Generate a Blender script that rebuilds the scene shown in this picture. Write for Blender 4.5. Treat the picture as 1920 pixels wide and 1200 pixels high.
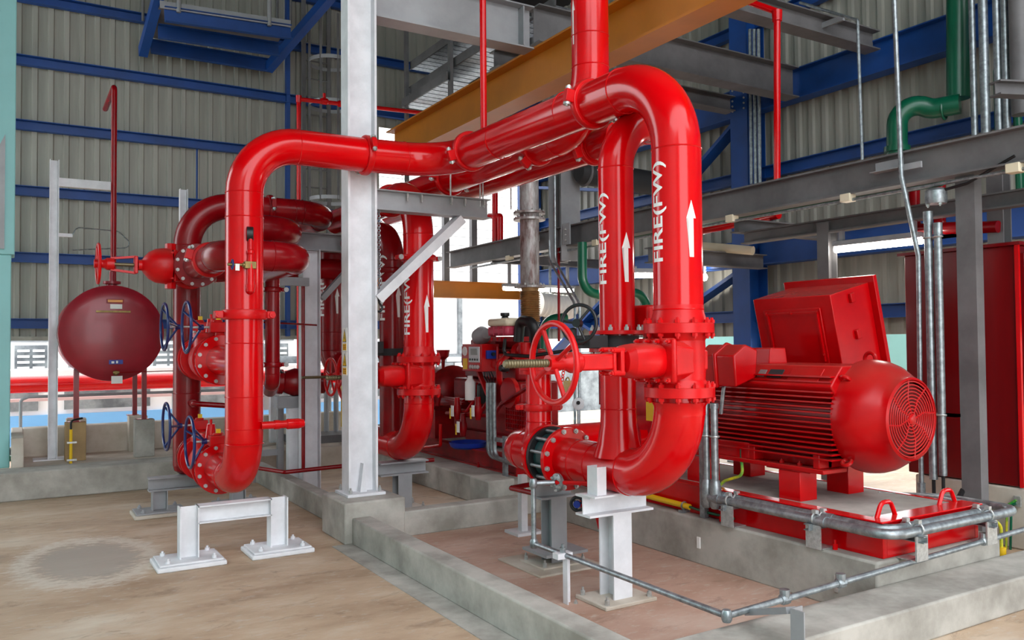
import bpy, bmesh, math, random
from mathutils import Vector as V, Matrix as M
random.seed(7)
for o in list(bpy.data.objects): bpy.data.objects.remove(o)
scene = bpy.context.scene
# ------------------------------------------------------------------ camera, sky, exposure
FPX, YAW, PITCH, ROLL, CH = 1550.0, 0.544132, 0.0271665, -0.00796695, 1.62
_cy, _sy, _cp, _sp = math.cos(YAW), math.sin(YAW), math.cos(PITCH), math.sin(PITCH)
CF = V((_cp*_sy, _cp*_cy, _sp)); _r = V((_cy, -_sy, 0)); _u = _r.cross(CF)
CR = math.cos(ROLL)*_r + math.sin(ROLL)*_u; CU = -math.sin(ROLL)*_r + math.cos(ROLL)*_u
CC = V((0, 0, CH))
cam = bpy.data.cameras.new('camera'); cam.sensor_width = 36; cam.lens = FPX/1920*36; cam.clip_end = 300
cam_o = bpy.data.objects.new('camera', cam); scene.collection.objects.link(cam_o)
_m = M((CR, CU, -CF)).transposed().to_4x4(); _m.translation = CC; cam_o.matrix_world = _m
scene.camera = cam_o
world = bpy.data.worlds.new('overcast_sky'); scene.world = world; world.use_nodes = True
_bg = world.node_tree.nodes['Background']; _bg.inputs[0].default_value = (0.93, 0.96, 1.0, 1); _bg.inputs[1].default_value = 1.5
vs = scene.view_settings; vs.view_transform = 'Standard'; vs.look = 'None'; vs.exposure = 1.75; vs.gamma = 1; vs.use_curve_mapping = False

def P(px, py, x=None, y=None, z=None):
    """photo pixel -> the point where its ray meets a given wall or floor plane"""
    v = CF + CR*((px-960)/FPX) - CU*((py-600)/FPX)
    t = (z-CC.z)/v.z if z is not None else ((x-CC.x)/v.x if x is not None else (y-CC.y)/v.y)
    return CC + v*t

# ------------------------------------------------------------------ materials
def lin(c):
    return tuple((v/255/12.92 if v/255 <= .04045 else ((v/255+.055)/1.055)**2.4) for v in c) + (1,)
def mat(name, col, rough=.5, metal=0., var=0., vscale=4., col2=None, bump=0., bscale=30., coat=0., spec=.5, stretch=None, dust=0., emit=0.):
    m = bpy.data.materials.new(name); m.use_nodes = True; nt = m.node_tree; b = nt.nodes['Principled BSDF']
    b.inputs['Roughness'].default_value = rough; b.inputs['Metallic'].default_value = metal
    b.inputs['Base Color'].default_value = lin(col); b.inputs['Coat Weight'].default_value = coat
    b.inputs['Coat Roughness'].default_value = .08; b.inputs['Specular IOR Level'].default_value = spec
    N = nt.nodes; L = nt.links
    tc = N.new('ShaderNodeTexCoord'); src = tc.outputs['Object']
    if stretch:
        mp = N.new('ShaderNodeMapping'); mp.inputs['Scale'].default_value = stretch; L.new(src, mp.inputs[0]); src = mp.outputs[0]
    last = None
    if var or col2:
        n = N.new('ShaderNodeTexNoise'); n.inputs['Scale'].default_value = vscale; n.inputs['Detail'].default_value = 7; n.inputs['Roughness'].default_value = .62
        L.new(src, n.inputs['Vector'])
        r = N.new('ShaderNodeValToRGB'); c2 = col2 or tuple(max(0, v*(1-var)) for v in col)
        r.color_ramp.elements[0].position = .36; r.color_ramp.elements[1].position = .64
        r.color_ramp.elements[0].color = lin(c2); r.color_ramp.elements[1].color = lin(col)
        L.new(n.outputs[0], r.inputs[0]); last = r.outputs[0]
    if dust:   # settled dust lies on faces that look upwards
        g = N.new('ShaderNodeNewGeometry'); sx = N.new('ShaderNodeSeparateXYZ'); L.new(g.outputs['Normal'], sx.inputs[0])
        mr = N.new('ShaderNodeMapRange'); mr.inputs[1].default_value = .45; mr.inputs[2].default_value = 1.; mr.inputs[4].default_value = dust; L.new(sx.outputs[2], mr.inputs[0])
        n2 = N.new('ShaderNodeTexNoise'); n2.inputs['Scale'].default_value = 5; n2.inputs['Detail'].default_value = 6; L.new(tc.outputs['Object'], n2.inputs['Vector'])
        mu = N.new('ShaderNodeMath'); mu.operation = 'MULTIPLY'; L.new(mr.outputs[0], mu.inputs[0]); L.new(n2.outputs[0], mu.inputs[1])
        mx = N.new('ShaderNodeMix'); mx.data_type = 'RGBA'; L.new(mu.outputs[0], mx.inputs[0])
        if last: L.new(last, mx.inputs[6])
        else: mx.inputs[6].default_value = lin(col)
        mx.inputs[7].default_value = lin((150, 120, 105)); last = mx.outputs[2]
    if last: L.new(last, b.inputs['Base Color'])
    if bump:
        n3 = N.new('ShaderNodeTexNoise'); n3.inputs['Scale'].default_value = bscale; n3.inputs['Detail'].default_value = 5; L.new(src, n3.inputs['Vector'])
        bp = N.new('ShaderNodeBump'); bp.inputs['Strength'].default_value = bump; bp.inputs['Distance'].default_value = .01
        L.new(n3.outputs[0], bp.inputs['Height']); L.new(bp.outputs[0], b.inputs['Normal'])
    if emit:
        b.inputs['Emission Color'].default_value = lin(col); b.inputs['Emission Strength'].default_value = emit
    return m
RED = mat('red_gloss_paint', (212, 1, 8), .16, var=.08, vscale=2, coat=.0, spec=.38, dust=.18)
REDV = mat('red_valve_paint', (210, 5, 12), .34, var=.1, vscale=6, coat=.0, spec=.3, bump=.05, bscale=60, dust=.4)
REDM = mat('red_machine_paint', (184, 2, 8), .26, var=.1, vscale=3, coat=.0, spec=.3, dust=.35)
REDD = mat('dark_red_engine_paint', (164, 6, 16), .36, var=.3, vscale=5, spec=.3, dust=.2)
REDP = mat('shaded_red_pipe_paint', (146, 4, 14), .26, var=.15, vscale=3, spec=.35)  # red darkened for rear and far pipes, their shade put into the colour
TANKR = mat('weathered_red_tank_paint', (158, 24, 42), .36, var=.2, vscale=2.2, coat=.15, col2=(136, 18, 34))
CABR = mat('cabinet_red_paint', (122, 2, 8), .35, var=.12, vscale=1.5, coat=.1, stretch=(3, 3, .4))
STEEL = mat('grey_steel_paint', (160, 161, 164), .5, var=.1, vscale=2.5, metal=.1)
STEELD = mat('dull_grey_steel_paint', (116, 114, 115), .55, var=.18, vscale=2.5, metal=.1)
WHITE = mat('white_steel_paint', (226, 226, 230), .55, var=.08, vscale=5, bump=.04)
GALV = mat('galvanised_steel', (170, 178, 182), .42, metal=.75, var=.25, vscale=22)
OLDGALV = mat('worn_silver_coating', (200, 200, 200), .5, metal=.45, vscale=5, col2=(120, 96, 92), stretch=(4, 4, 1))
ZINC = mat('bright_zinc_bolt', (200, 202, 200), .38, metal=.6, var=.15, vscale=40)
BLUE = mat('blue_structural_paint', (10, 70, 146), .5, var=.15, vscale=2)
BLUEW = mat('blue_handwheel_paint', (16, 42, 104), .3, coat=.3)
YEL = mat('amber_crane_beam_paint', (196, 116, 6), .45, var=.08, vscale=2)
YELP = mat('yellow_sleeve', (236, 190, 20), .5)
GREEN = mat('green_pipe_paint', (0, 92, 64), .35, var=.1, coat=.1)
TEAL = mat('pale_teal_wall_paint', (150, 208, 208), .6, var=.05, vscale=1)
CONC = mat('grey_concrete', (184, 180, 172), .85, vscale=2.6, col2=(142, 138, 130), bump=.25, bscale=18)
CONCW = mat('pale_concrete', (205, 196, 184), .85, vscale=2.2, col2=(178, 166, 150), bump=.2, bscale=18)
CLAD = mat('beige_metal_cladding', (158, 156, 146), .5, var=.1, vscale=1.2, stretch=(6, 6, .5), metal=.05)
BLACK = mat('black_rubber', (22, 22, 24), .45)
BRASS = mat('aged_brass', (140, 118, 70), .4, metal=.7, var=.2, vscale=20)
STEMM = mat('greased_thread', (112, 102, 76), .45, metal=.6)
LETTER = mat('white_stencil_paint', (240, 238, 236), .6)
PAPER = mat('white_label', (236, 234, 230), .7)
SCREEN = mat('grey_panel_plastic', (196, 198, 200), .5)
BLUEP = mat('blue_plastic', (10, 48, 150), .4)
DARK = mat('dark_void_grey', (40, 40, 42), .7)
OUTW = mat('bright_white_render', (240, 240, 240), .9)
OUTG = mat('grey_weathered_block', (150, 156, 158), .9, vscale=3, col2=(96, 100, 104))
OUTB = mat('pale_blue_panel', (120, 180, 230), .6)
SALM = mat('pink_white_awning', (240, 200, 200), .6)
TUBE = mat('lit_fluorescent_tube', (255, 250, 240), .4, emit=14)
AMB = mat('coolant_bottle_plastic', (226, 214, 186), .35); PINKF = mat('pink_coolant', (190, 60, 84), .35)

def floor_mat(name, a, b, c, ring=None):
    m = bpy.data.materials.new(name); m.use_nodes = True; nt = m.node_tree; N = nt.nodes; L = nt.links; bs = N['Principled BSDF']
    tc = N.new('ShaderNodeTexCoord'); mp = N.new('ShaderNodeMapping'); mp.inputs['Rotation'].default_value = (0, 0, .5); mp.inputs['Scale'].default_value = (1, 2.2, 1); L.new(tc.outputs['Object'], mp.inputs[0])
    n = N.new('ShaderNodeTexNoise'); n.inputs['Scale'].default_value = .8; n.inputs['Detail'].default_value = 9; n.inputs['Roughness'].default_value = .66; L.new(mp.outputs[0], n.inputs['Vector'])
    r = N.new('ShaderNodeValToRGB'); e = r.color_ramp.elements; e[0].position = .32; e[0].color = lin(a); e[1].position = .7; e[1].color = lin(c)
    x = e.new(.52); x.color = lin(b); L.new(n.outputs[0], r.inputs[0]); out = r.outputs[0]
    n2 = N.new('ShaderNodeTexNoise'); n2.inputs['Scale'].default_value = 9; n2.inputs['Detail'].default_value = 8; n2.inputs['Roughness'].default_value = .7; L.new(mp.outputs[0], n2.inputs['Vector'])
    r2 = N.new('ShaderNodeValToRGB'); r2.color_ramp.elements[0].position = .55; r2.color_ramp.elements[1].position = .68; r2.color_ramp.elements[1].color = (.7, .7, .7, 1); L.new(n2.outputs[0], r2.inputs[0])
    mx = N.new('ShaderNodeMix'); mx.data_type = 'RGBA'; L.new(r2.outputs[0], mx.inputs[0]); L.new(out, mx.inputs[6]); mx.inputs[7].default_value = lin((196, 186, 174)); out = mx.outputs[2]
    n4 = N.new('ShaderNodeTexNoise'); n4.inputs['Scale'].default_value = 2.6; n4.inputs['Detail'].default_value = 10; n4.inputs['Roughness'].default_value = .75; n4.inputs['Distortion'].default_value = .6; L.new(mp.outputs[0], n4.inputs['Vector'])
    r4 = N.new('ShaderNodeValToRGB'); r4.color_ramp.elements[0].position = .3; r4.color_ramp.elements[0].color = (.7, .7, .7, 1); r4.color_ramp.elements[1].position = .46; r4.color_ramp.elements[1].color = (0, 0, 0, 1); L.new(n4.outputs[0], r4.inputs[0])
    mx = N.new('ShaderNodeMix'); mx.data_type = 'RGBA'; L.new(r4.outputs[0], mx.inputs[0]); L.new(out, mx.inputs[6]); mx.inputs[7].default_value = lin(tuple(v*.8 for v in a)); out = mx.outputs[2]
    if ring:   # a pale cement repair patch with a chalky rim
        for rad, wdt, colr, sgn in ((.6, .12, (168, 160, 150), 0), (.64, .1, (214, 204, 190), 1)):
            mp2 = N.new('ShaderNodeMapping'); mp2.vector_type = 'POINT'; mp2.inputs['Location'].default_value = (-ring[0], -ring[1]*.62, 0); mp2.inputs['Scale'].default_value = (1, .62, 0); L.new(tc.outputs['Object'], mp2.inputs[0])
            ln = N.new('ShaderNodeVectorMath'); ln.operation = 'LENGTH'; L.new(mp2.outputs[0], ln.inputs[0])
            ad = N.new('ShaderNodeMath'); ad.operation = 'MULTIPLY_ADD'; L.new(n2.outputs[0], ad.inputs[0]); ad.inputs[1].default_value = .6; L.new(ln.outputs['Value'], ad.inputs[2])
            rr = N.new('ShaderNodeValToRGB'); el = rr.color_ramp.elements
            if sgn: el[0].position = rad; el[0].color = (0, 0, 0, 1); el[1].position = rad+wdt*2; el[1].color = (0, 0, 0, 1); q = el.new(rad+wdt); q.color = (.9, .9, .9, 1)
            else: el[0].position = rad; el[0].color = (.8, .8, .8, 1); el[1].position = rad+wdt; el[1].color = (0, 0, 0, 1)
            L.new(ad.outputs[0], rr.inputs[0])
            mx = N.new('ShaderNodeMix'); mx.data_type = 'RGBA'; L.new(rr.outputs[0], mx.inputs[0]); L.new(out, mx.inputs[6]); mx.inputs[7].default_value = lin(colr); out = mx.outputs[2]
    L.new(out, bs.inputs['Base Color'])
    rr = N.new('ShaderNodeMapRange'); rr.inputs[3].default_value = .45; rr.inputs[4].default_value = .8; L.new(n.outputs[0], rr.inputs[0]); L.new(rr.outputs[0], bs.inputs['Roughness'])
    bp = N.new('ShaderNodeBump'); bp.inputs['Strength'].default_value = .12; bp.inputs['Distance'].default_value = .01; L.new(n2.outputs[0], bp.inputs['Height']); L.new(bp.outputs[0], bs.inputs['Normal'])
    return m

# ------------------------------------------------------------------ mesh builder
X, Y, Z = V((1, 0, 0)), V((0, 1, 0)), V((0, 0, 1))
def frame(d, up=None):
    d = V(d).normalized(); up = V(up) if up else (Z if abs(d.z) < .9 else X)
    a = up.cross(d)
    if a.length < 1e-6: a = X.cross(d)
    a.normalize(); return d, a, d.cross(a).normalized()      # direction, side, up
class B:
    def __init__(s): s.v = []; s.f = []
    def add(s, vs, fs):
        k = len(s.v); s.v += [V(q) for q in vs]; s.f += [tuple(i+k for i in q) for q in fs]; return s
    def box(s, a, b):
        (x0, y0, z0), (x1, y1, z1) = a, b
        x0, x1 = min(x0, x1), max(x0, x1); y0, y1 = min(y0, y1), max(y0, y1); z0, z1 = min(z0, z1), max(z0, z1)
        return s.add([(x0,y0,z0),(x1,y0,z0),(x1,y1,z0),(x0,y1,z0),(x0,y0,z1),(x1,y0,z1),(x1,y1,z1),(x0,y1,z1)],
                     [(0,3,2,1),(4,5,6,7),(0,1,5,4),(1,2,6,5),(2,3,7,6),(3,0,4,7)])
    def cbox(s, c, size, mx=None):
        h = V(size)/2; mx = mx or M.Identity(3); c = V(c)
        vs = [c+mx@V((sx*h.x, sy*h.y, sz*h.z)) for sz in (-1,1) for sx, sy in ((-1,-1),(1,-1),(1,1),(-1,1))]
        return s.add(vs, [(0,3,2,1),(4,5,6,7),(0,1,5,4),(1,2,6,5),(2,3,7,6),(3,0,4,7)])
    def ext(s, poly, p0, p1, up=None):                         # extrude a 2D profile (side, up) from p0 to p1
        p0, p1 = V(p0), V(p1); d, a, u = frame(p1-p0, up); n = len(poly)
        vs = [p0+a*q[0]+u*q[1] for q in poly]+[p1+a*q[0]+u*q[1] for q in poly]
        return s.add(vs, [tuple(range(n))[::-1], tuple(range(n, 2*n))]+[(i, (i+1)%n, n+(i+1)%n, n+i) for i in range(n)])
    def ibeam(s, p0, p1, h, w, up=None, tf=.014, tw=.01):
        a, b, c = w/2, h/2, tw/2
        return s.ext([(-a,-b),(a,-b),(a,-b+tf),(c,-b+tf),(c,b-tf),(a,b-tf),(a,b),(-a,b),(-a,b-tf),(-c,b-tf),(-c,-b+tf),(-a,-b+tf)], p0, p1, up)
    def channel(s, p0, p1, h, w, up=None, t=.01):
        b = h/2; return s.ext([(0,-b),(w,-b),(w,-b+t),(t,-b+t),(t,b-t),(w,b-t),(w,b),(0,b)], p0, p1, up)
    def angle(s, p0, p1, w, up=None, t=.007): return s.ext([(0,0),(w,0),(w,t),(t,t),(t,w),(0,w)], p0, p1, up)
    def bar(s, p0, p1, w, h, up=None): return s.ext([(-w/2,-h/2),(w/2,-h/2),(w/2,h/2),(-w/2,h/2)], p0, p1, up)
    def lathe(s, o, ax, prof, n=32, cap=True):
        o = V(o); d, a, u = frame(ax); vs = []; fs = []
        for t, r in prof:
            for i in range(n):
                g = 2*math.pi*i/n; vs.append(o+d*t+(a*math.cos(g)+u*math.sin(g))*r)
        for j in range(len(prof)-1):
            for i in range(n):
                k = (i+1) % n; fs.append((j*n+i, j*n+k, (j+1)*n+k, (j+1)*n+i))
        if cap:
            if prof[0][1] > 1e-5: fs.append(tuple(range(n))[::-1])
            if prof[-1][1] > 1e-5: fs.append(tuple(range((len(prof)-1)*n, len(prof)*n)))
        return s.add(vs, fs)
    def cyl(s, p0, p1, r, n=16, r1=None):
        p0, p1 = V(p0), V(p1); return s.lathe(p0, p1-p0, [(0, r), ((p1-p0).length, r if r1 is None else r1)], n)
    def ring(s, c, ax, r0, r1, w, n=32):                       # flat washer of width w centred on c
        return s.lathe(c, ax, [(-w/2, r0), (-w/2, r1), (w/2, r1), (w/2, r0), (-w/2, r0)], n, cap=False)
    def torus(s, c, ax, R, r, n=32, m=8):
        return s.lathe(c, ax, [(r*math.sin(2*math.pi*j/m), R+r*math.cos(2*math.pi*j/m)) for j in range(m+1)], n, cap=False)
    def tube(s, pts, r, R=0., n=20, seg=9):
        pts = [V(p) for p in pts]; path = [pts[0]]; s.marks = []
        for i in range(1, len(pts)-1):
            p = pts[i]; a = (pts[i-1]-p).normalized(); b = (pts[i+1]-p).normalized(); ang = a.angle(b)
            if R <= 0 or ang > 3.1: path.append(p); continue
            t = R/math.tan(ang/2); t = min(t, (pts[i-1]-p).length*.98, (pts[i+1]-p).length*.98); rr = t*math.tan(ang/2)
            c = p+(a+b).normalized()*(rr/math.sin(ang/2)); e0 = p+a*t-c; e1 = p+b*t-c; tot = e0.angle(e1); axx = e0.cross(e1).normalized()
            s.marks += [(p+a*t, a), (p+b*t, b)]
            for k in range(seg+1): path.append(c+M.Rotation(tot*k/seg, 3, axx)@e0)
        path.append(pts[-1])
        q = [path[0]]
        for w in path[1:]:
            if (w-q[-1]).length > 1e-5: q.append(w)
        path = q; T = [(path[min(i+1, len(path)-1)]-path[max(i-1, 0)]).normalized() for i in range(len(path))]
        d, a, u = frame(T[0]); vs = []; fs = []
        for i, w in enumerate(path):
            if i:
                ax = T[i-1].cross(T[i])
                if ax.length > 1e-7: a = M.Rotation(T[i-1].angle(T[i]), 3, ax.normalized())@a
            u = T[i].cross(a).normalized()
            for k in range(n):
                g = 2*math.pi*k/n; vs.append(w+(a*math.cos(g)+u*math.sin(g))*r)
        for j in range(len(path)-1):
            for k in range(n): fs.append((j*n+k, j*n+(k+1)%n, (j+1)*n+(k+1)%n, (j+1)*n+k))
        fs += [tuple(range(n))[::-1], tuple(range((len(path)-1)*n, len(path)*n))]
        return s.add(vs, fs)
    def mesh(s, name):
        me = bpy.data.meshes.new(name); me.from_pydata([tuple(v) for v in s.v], [], s.f); me.validate()
        bm = bmesh.new(); bm.from_mesh(me); bmesh.ops.recalc_face_normals(bm, faces=bm.faces); bm.to_mesh(me); bm.free()
        for p in me.polygons: p.use_smooth = True
        me.set_sharp_from_angle(angle=math.radians(34)); return me

COL = scene.collection; WORLD = {}
def obj(name, b, m, parent=None, bevel=0., mx=None):
    me = b if isinstance(b, bpy.types.Mesh) else b.mesh(name)
    if not me.materials: me.materials.append(m)
    o = bpy.data.objects.new(name, me); COL.objects.link(o)
    mx = mx or M.Identity(4); WORLD[o.name] = mx
    o.matrix_basis = mx
    if parent: o.parent = parent; o.matrix_parent_inverse = WORLD[parent.name].inverted()
    if bevel:
        md = o.modifiers.new('edge', 'BEVEL'); md.width = bevel; md.segments = 2; md.limit_method = 'ANGLE'
    return o
def tag(o, label, cat=None, group=None, kind=None):
    if label: o['label'] = label
    if cat: o['category'] = cat
    if group: o['group'] = group
    if kind: o['kind'] = kind
    return o
def thing(name, label, cat, loc=(0, 0, 0), group=None):
    o = bpy.data.objects.new(name, None); COL.objects.link(o); o.empty_display_size = .1
    o.location = loc; WORLD[o.name] = M.Translation(V(loc)); return tag(o, label, cat, group)
def struct(name, b, m, bevel=0., label=None): return tag(obj(name, b, m, bevel=bevel), label, None, None, 'structure')

_bolt = {}
def bolt_mesh(r, h, m):
    k = (round(r, 4), round(h, 4), m.name)
    if k not in _bolt:
        me = B().lathe((0,0,0), Z, [(0, r), (h*.6, r), (h*.6, r*.55), (h, r*.5)], 6).mesh('bolt'); me.materials.append(m); _bolt[k] = me
    return _bolt[k]
def bolt(parent, p, d, r, h, m, name='bolt'):
    d, a, u = frame(d); mx = M((a, u, d)).transposed().to_4x4(); mx.translation = V(p)
    return obj(name, bolt_mesh(r, h, m), m, parent, mx=mx)
def bolts_circle(parent, c, ax, R, n, r, h, m, off=0., both=0.):
    d, a, u = frame(ax)
    for i in range(n):
        g = 2*math.pi*(i+.5)/n+off; p = V(c)+(a*math.cos(g)+u*math.sin(g))*R
        bolt(parent, p, d, r, h, m)
        if both: bolt(parent, p-d*both, -d, r, h, m)
def flange(parent, c, ax, r, R, t, m, nb=12, bm=None, br=.014, bh=.03, neck=0., both=0.):
    """flange disc whose outer face lies at c looking along ax, bolts proud of it"""
    d = V(ax).normalized(); c = V(c); b = B()
    b.lathe(c, d, [(-t, r*.9), (-t, R), (-t*.1, R), (0, R-.004), (0, r*.95)], 36, cap=False)
    if neck: b.lathe(c, d, [(0, r*1.22), (neck, r*1.01)], 36, cap=False)
    o = obj('flange', b, m, parent)
    if nb: bolts_circle(o, c, d, (R+max(r*1.2, R*.7))/2, nb, br, bh, bm or m, both=both)
    return o
def coupling(parent, c, ax, r, lug, m, w=.055, h=.026, bm=ZINC):
    """two-bolt grooved clamp, lugs along +-lug"""
    d = V(ax).normalized(); l = V(lug).normalized(); t = d.cross(l); c = V(c)
    b = B().lathe(c, d, [(-w/2, r*.98), (-w/2, r+h*.75), (-w*.25, r+h), (w*.25, r+h), (w/2, r+h*.75), (w/2, r*.98)], 36, cap=False)
    mx = M((l, t, d)).transposed()
    for sg in (-1, 1): b.cbox(c+l*sg*(r+h+.022), (.06, .085, w*.75), mx)
    o = obj('coupling', b, m, parent, bevel=.004)
    for sg in (-1, 1):
        q = c+l*sg*(r+h+.03)
        obj('bolt', B().cyl(q-t*.07, q+t*.07, .011, 8).lathe(q+t*.043, t, [(0, .019), (.02, .019)], 6).lathe(q-t*.063, t, [(0, .024), (.016, .024), (.02, .014)], 12), bm, o)
    return o
def weld(parent, c, ax, r, m): return obj('weld_seam', B().torus(c, ax, r, .0045, 36, 6), m, parent)
def pipe(name, label, pts, r, R, m=RED, n=36, cat='pipe', welds=True, loc=None, group=None):
    root = thing(name, label, cat, loc or pts[0], group); b = B().tube(pts, r, R, n, 12); marks = b.marks
    obj('pipe', b, m, root)
    if welds:
        for p, d in marks: weld(root, p, d, r, m)
    return root
def handwheel(parent, c, ax, R, r, m, ns=3, dish=0., hub=.03, off=.3, name='handwheel'):
    d, a, u = frame(ax); c = V(c); h = c-d*dish
    w = obj(name, B().torus(c, d, R, r, 40, 10).cyl(h-d*hub*.9, h+d*hub*.9, hub, 16), m, parent)
    for i in range(ns):
        g = 2*math.pi*i/ns+off; e = a*math.cos(g)+u*math.sin(g)
        obj('spoke', B().tube([h+e*hub*.6, c+e*R], r*.75, 0, 10), m, w)
    return w
_font = None
def text_mesh(s, bold=.02):
    cu = bpy.data.curves.new('t', 'FONT'); cu.body = s; cu.size = 1; cu.offset = bold; cu.resolution_u = 3
    o = bpy.data.objects.new('t', cu); COL.objects.link(o); bpy.context.view_layer.update()
    me = bpy.data.meshes.new_from_object(o.evaluated_get(bpy.context.evaluated_depsgraph_get()))
    bpy.data.objects.remove(o); bpy.data.curves.remove(cu)
    bm = bmesh.new(); bm.from_mesh(me); bpy.data.meshes.remove(me)
    xs = [v.co.x for v in bm.verts]; ys = [v.co.y for v in bm.verts]
    x0, x1, y0, y1 = min(xs), max(xs), min(ys), max(ys)
    for v in bm.verts: v.co = V(((v.co.x-x0)/(x1-x0), (v.co.y-y0)/(y1-y0), 0))
    return bm
def slab(bm, fn, name, m, parent, cuts=10, th=.0015):
    """bend a flat outline (unit square) with fn(u, v, lift) and give it thickness"""
    for i in range(1, cuts): bmesh.ops.bisect_plane(bm, geom=bm.verts[:]+bm.edges[:]+bm.faces[:], plane_co=(0, i/cuts, 0), plane_no=(0, 1, 0))
    for v in bm.verts: v.co = fn(v.co.x, v.co.y, th)
    me = bpy.data.meshes.new(name); bm.to_mesh(me); bm.free()
    return obj(name, me, m, parent)
def pipe_marks(parent, cx, cy, r, z0, z1, az0, az1, txt='FIRE(FW)', toff=-46, aoff=33, th=.108):
    phi = math.atan2(-cy, -cx)
    def wrap(c, zz0, zz1, wd):
        return lambda u, v, l: V((cx+(r+l)*math.cos(c-(v-.5)*wd/r), cy+(r+l)*math.sin(c-(v-.5)*wd/r), zz0+(zz1-zz0)*u))
    if txt: slab(text_mesh(txt), wrap(phi+math.radians(toff), z0, z1, th), 'lettering', LETTER, parent)
    bm = bmesh.new(); pts = [(0,.28),(.68,.28),(.68,0),(1,.5),(.68,1),(.68,.72),(0,.72)]
    bm.faces.new([bm.verts.new((a, b, 0)) for a, b in pts]); bmesh.ops.triangulate(bm, faces=bm.faces[:])
    slab(bm, wrap(phi+math.radians(aoff), az0, az1, .062), 'arrow', LETTER, parent)
# ================================================================== the place
ringc = P(165, 1050, z=0)
struct('floor', B().box((-9, -7, -.2), (17, 14.2, 0)), floor_mat('tan_stained_concrete_floor', (162, 134, 108), (192, 166, 140), (212, 196, 176), (ringc.x, ringc.y)))
struct('floor_pump_bay', B().box((2.5, 2.98, 0), (4.3, 6.42, .006)), floor_mat('reddish_concrete_floor', (168, 132, 112), (188, 154, 136), (204, 180, 164)))
struct('floor_drain_strip', B().box((2.2, 1.0, 0), (2.37, 6.44, .005)), CONC)
struct('unseen_ceiling', B().box((-5.2, 0.0, 7.8), (9.2, 14.2, 8.0)), DARK)  # unseen roof, added dark to keep sky light off the upper walls
struct('ground_outside', B().box((-30, 14.2, -.6), (40, 70, -.25)).box((17, -20, -.6), (50, 14.2, -.25)), CONCW)
# kerbs and plinths
struct('trim_1', B().box((2.36, 1.0, 0), (2.52, 6.42, .213)), CONC, .012, 'low grey concrete kerb running beside the bay towards the front')
struct('trim_2', B().box((2.52, 2.68, 0), (9, 3.02, .2)), CONC, .012, 'wide concrete kerb in front of the motor plinth')
struct('trim_3', B().box((2.82, 6.42, 0), (4.0, 6.58, .213)), CONC, .012, 'short cross kerb between column plinth and engine plinth')
struct('trim_4', B().box((2.46, 7.0, 0), (2.6, 10.1, .21)), CONC, .012, 'concrete kerb running back from the column plinth')
struct('trim_5', B().box((-.9, 10.12, 0), (2.46, 10.55, .3)), CONC, .015, 'low concrete wall in front of the tank pillars')
struct('trim_6', B().box((.12, 11.75, 0), (4.2, 11.95, .62)).box((.0, 10.55, 0), (.12, 11.95, .62)), CONCW, .012, 'pale low wall behind the tank pillars')
struct('trim_7', B().box((.12, 10.55, 0), (4.2, 11.75, .27)), CONCW, 0, 'raised pale slab under the tank')
def block(label, a, b, m=CONC, name='concrete_plinth'):
    return tag(obj(name, B().box(a, b), m, bevel=.015), label, 'plinth')
block('square concrete plinth under the tall grey steel column', (2.30, 6.42, 0), (2.83, 7.0, .335))
block('long concrete plinth under the red electric motor', (4.27, 3.02, 0), (5.56, 6.3, .335))
block('concrete plinth under the diesel engine', (4.0, 6.62, 0), (5.7, 10.2, .27))
block('small concrete block at the corner of the engine plinth', (3.72, 6.58, 0), (4.0, 6.95, .36))
block('concrete pedestal under the tall red cabinet', (6.62, 3.25, 0), (8.1, 4.3, .47), CONCW)

# cladding: every sheet a part with rolled ribs
def sheets(wall, p, d, nrm, width, z0, z1, count, m):
    prof = []; pitch = width/4
    for k in range(4):
        x = k*pitch; prof += [(x, 0), (x+pitch*.56, 0), (x+pitch*.64, .034), (x+pitch*.92, .034)]
    prof.append((width, 0)); n = len(prof); vs = []
    for zz in (z0, z1):
        for q, h in prof: vs.append(d*q+nrm*h+Z*zz)
    me = B().add(vs, [(i, i+1, n+i+1, n+i) for i in range(n-1)]).mesh('cladding_sheet'); me.materials.append(m)
    for i in range(count): obj('cladding_sheet', me, m, wall, mx=M.Translation(p+d*width*i))
def girt(wall, p0, p1, m=BLUE, h=.14, name='girt'): return obj(name, B().channel(p0, p1, h, .1), m, wall)
wl = struct('wall_left', B().box((-3, 13.62, 1.75), (5.5, 13.66, 7.8)).box((5.5, 13.62, 5.45), (9.1, 13.66, 7.8)), CLAD)
sheets(wl, V((-.9, 13.56, 0)), X, -Y, .8, 1.75, 7.8, 8, CLAD)
sheets(wl, V((5.5, 13.56, 0)), X, -Y, .8, 5.45, 7.8, 4, CLAD)
for zz in (1.94, 2.87, 3.81, 4.74, 5.66, 6.56, 7.4):
    girt(wl, (5.5 if zz < 5.4 else 8.4, 13.5, zz), (-.6, 13.5, zz))
obj('girt', B().box((3.83, 13.42, 1.75), (3.89, 13.56, 7.78)), BLUE, wl)
obj('sag_rod', B().cyl((2.45, 13.5, 1.9), (2.45, 13.5, 4.7), .012, 8), BLUE, wl)
obj('flashing', B().box((-.9, 13.5, 1.70), (5.5, 13.57, 1.76)), CLAD, wl)
wr = struct('wall_right', B().box((8.76, -7, 1.68), (8.8, 13.66, 7.8)), CLAD)
sheets(wr, V((8.7, -7, 0)), Y, -X, .8, 1.68, 7.8, 26, CLAD)
for zz in (1.95, 3.85, 5.9): girt(wr, (8.62, -3, zz), (8.62, 13.4, zz), h=.16)
obj('wall_beam', B().ibeam((8.45, -3, 4.83), (8.45, 7.62, 4.83), .38, .2), BLUE, wr)
obj('wall_beam', B().ibeam((8.45, 8.0, 4.83), (8.45, 13.3, 4.83), .38, .2), BLUE, wr)
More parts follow.
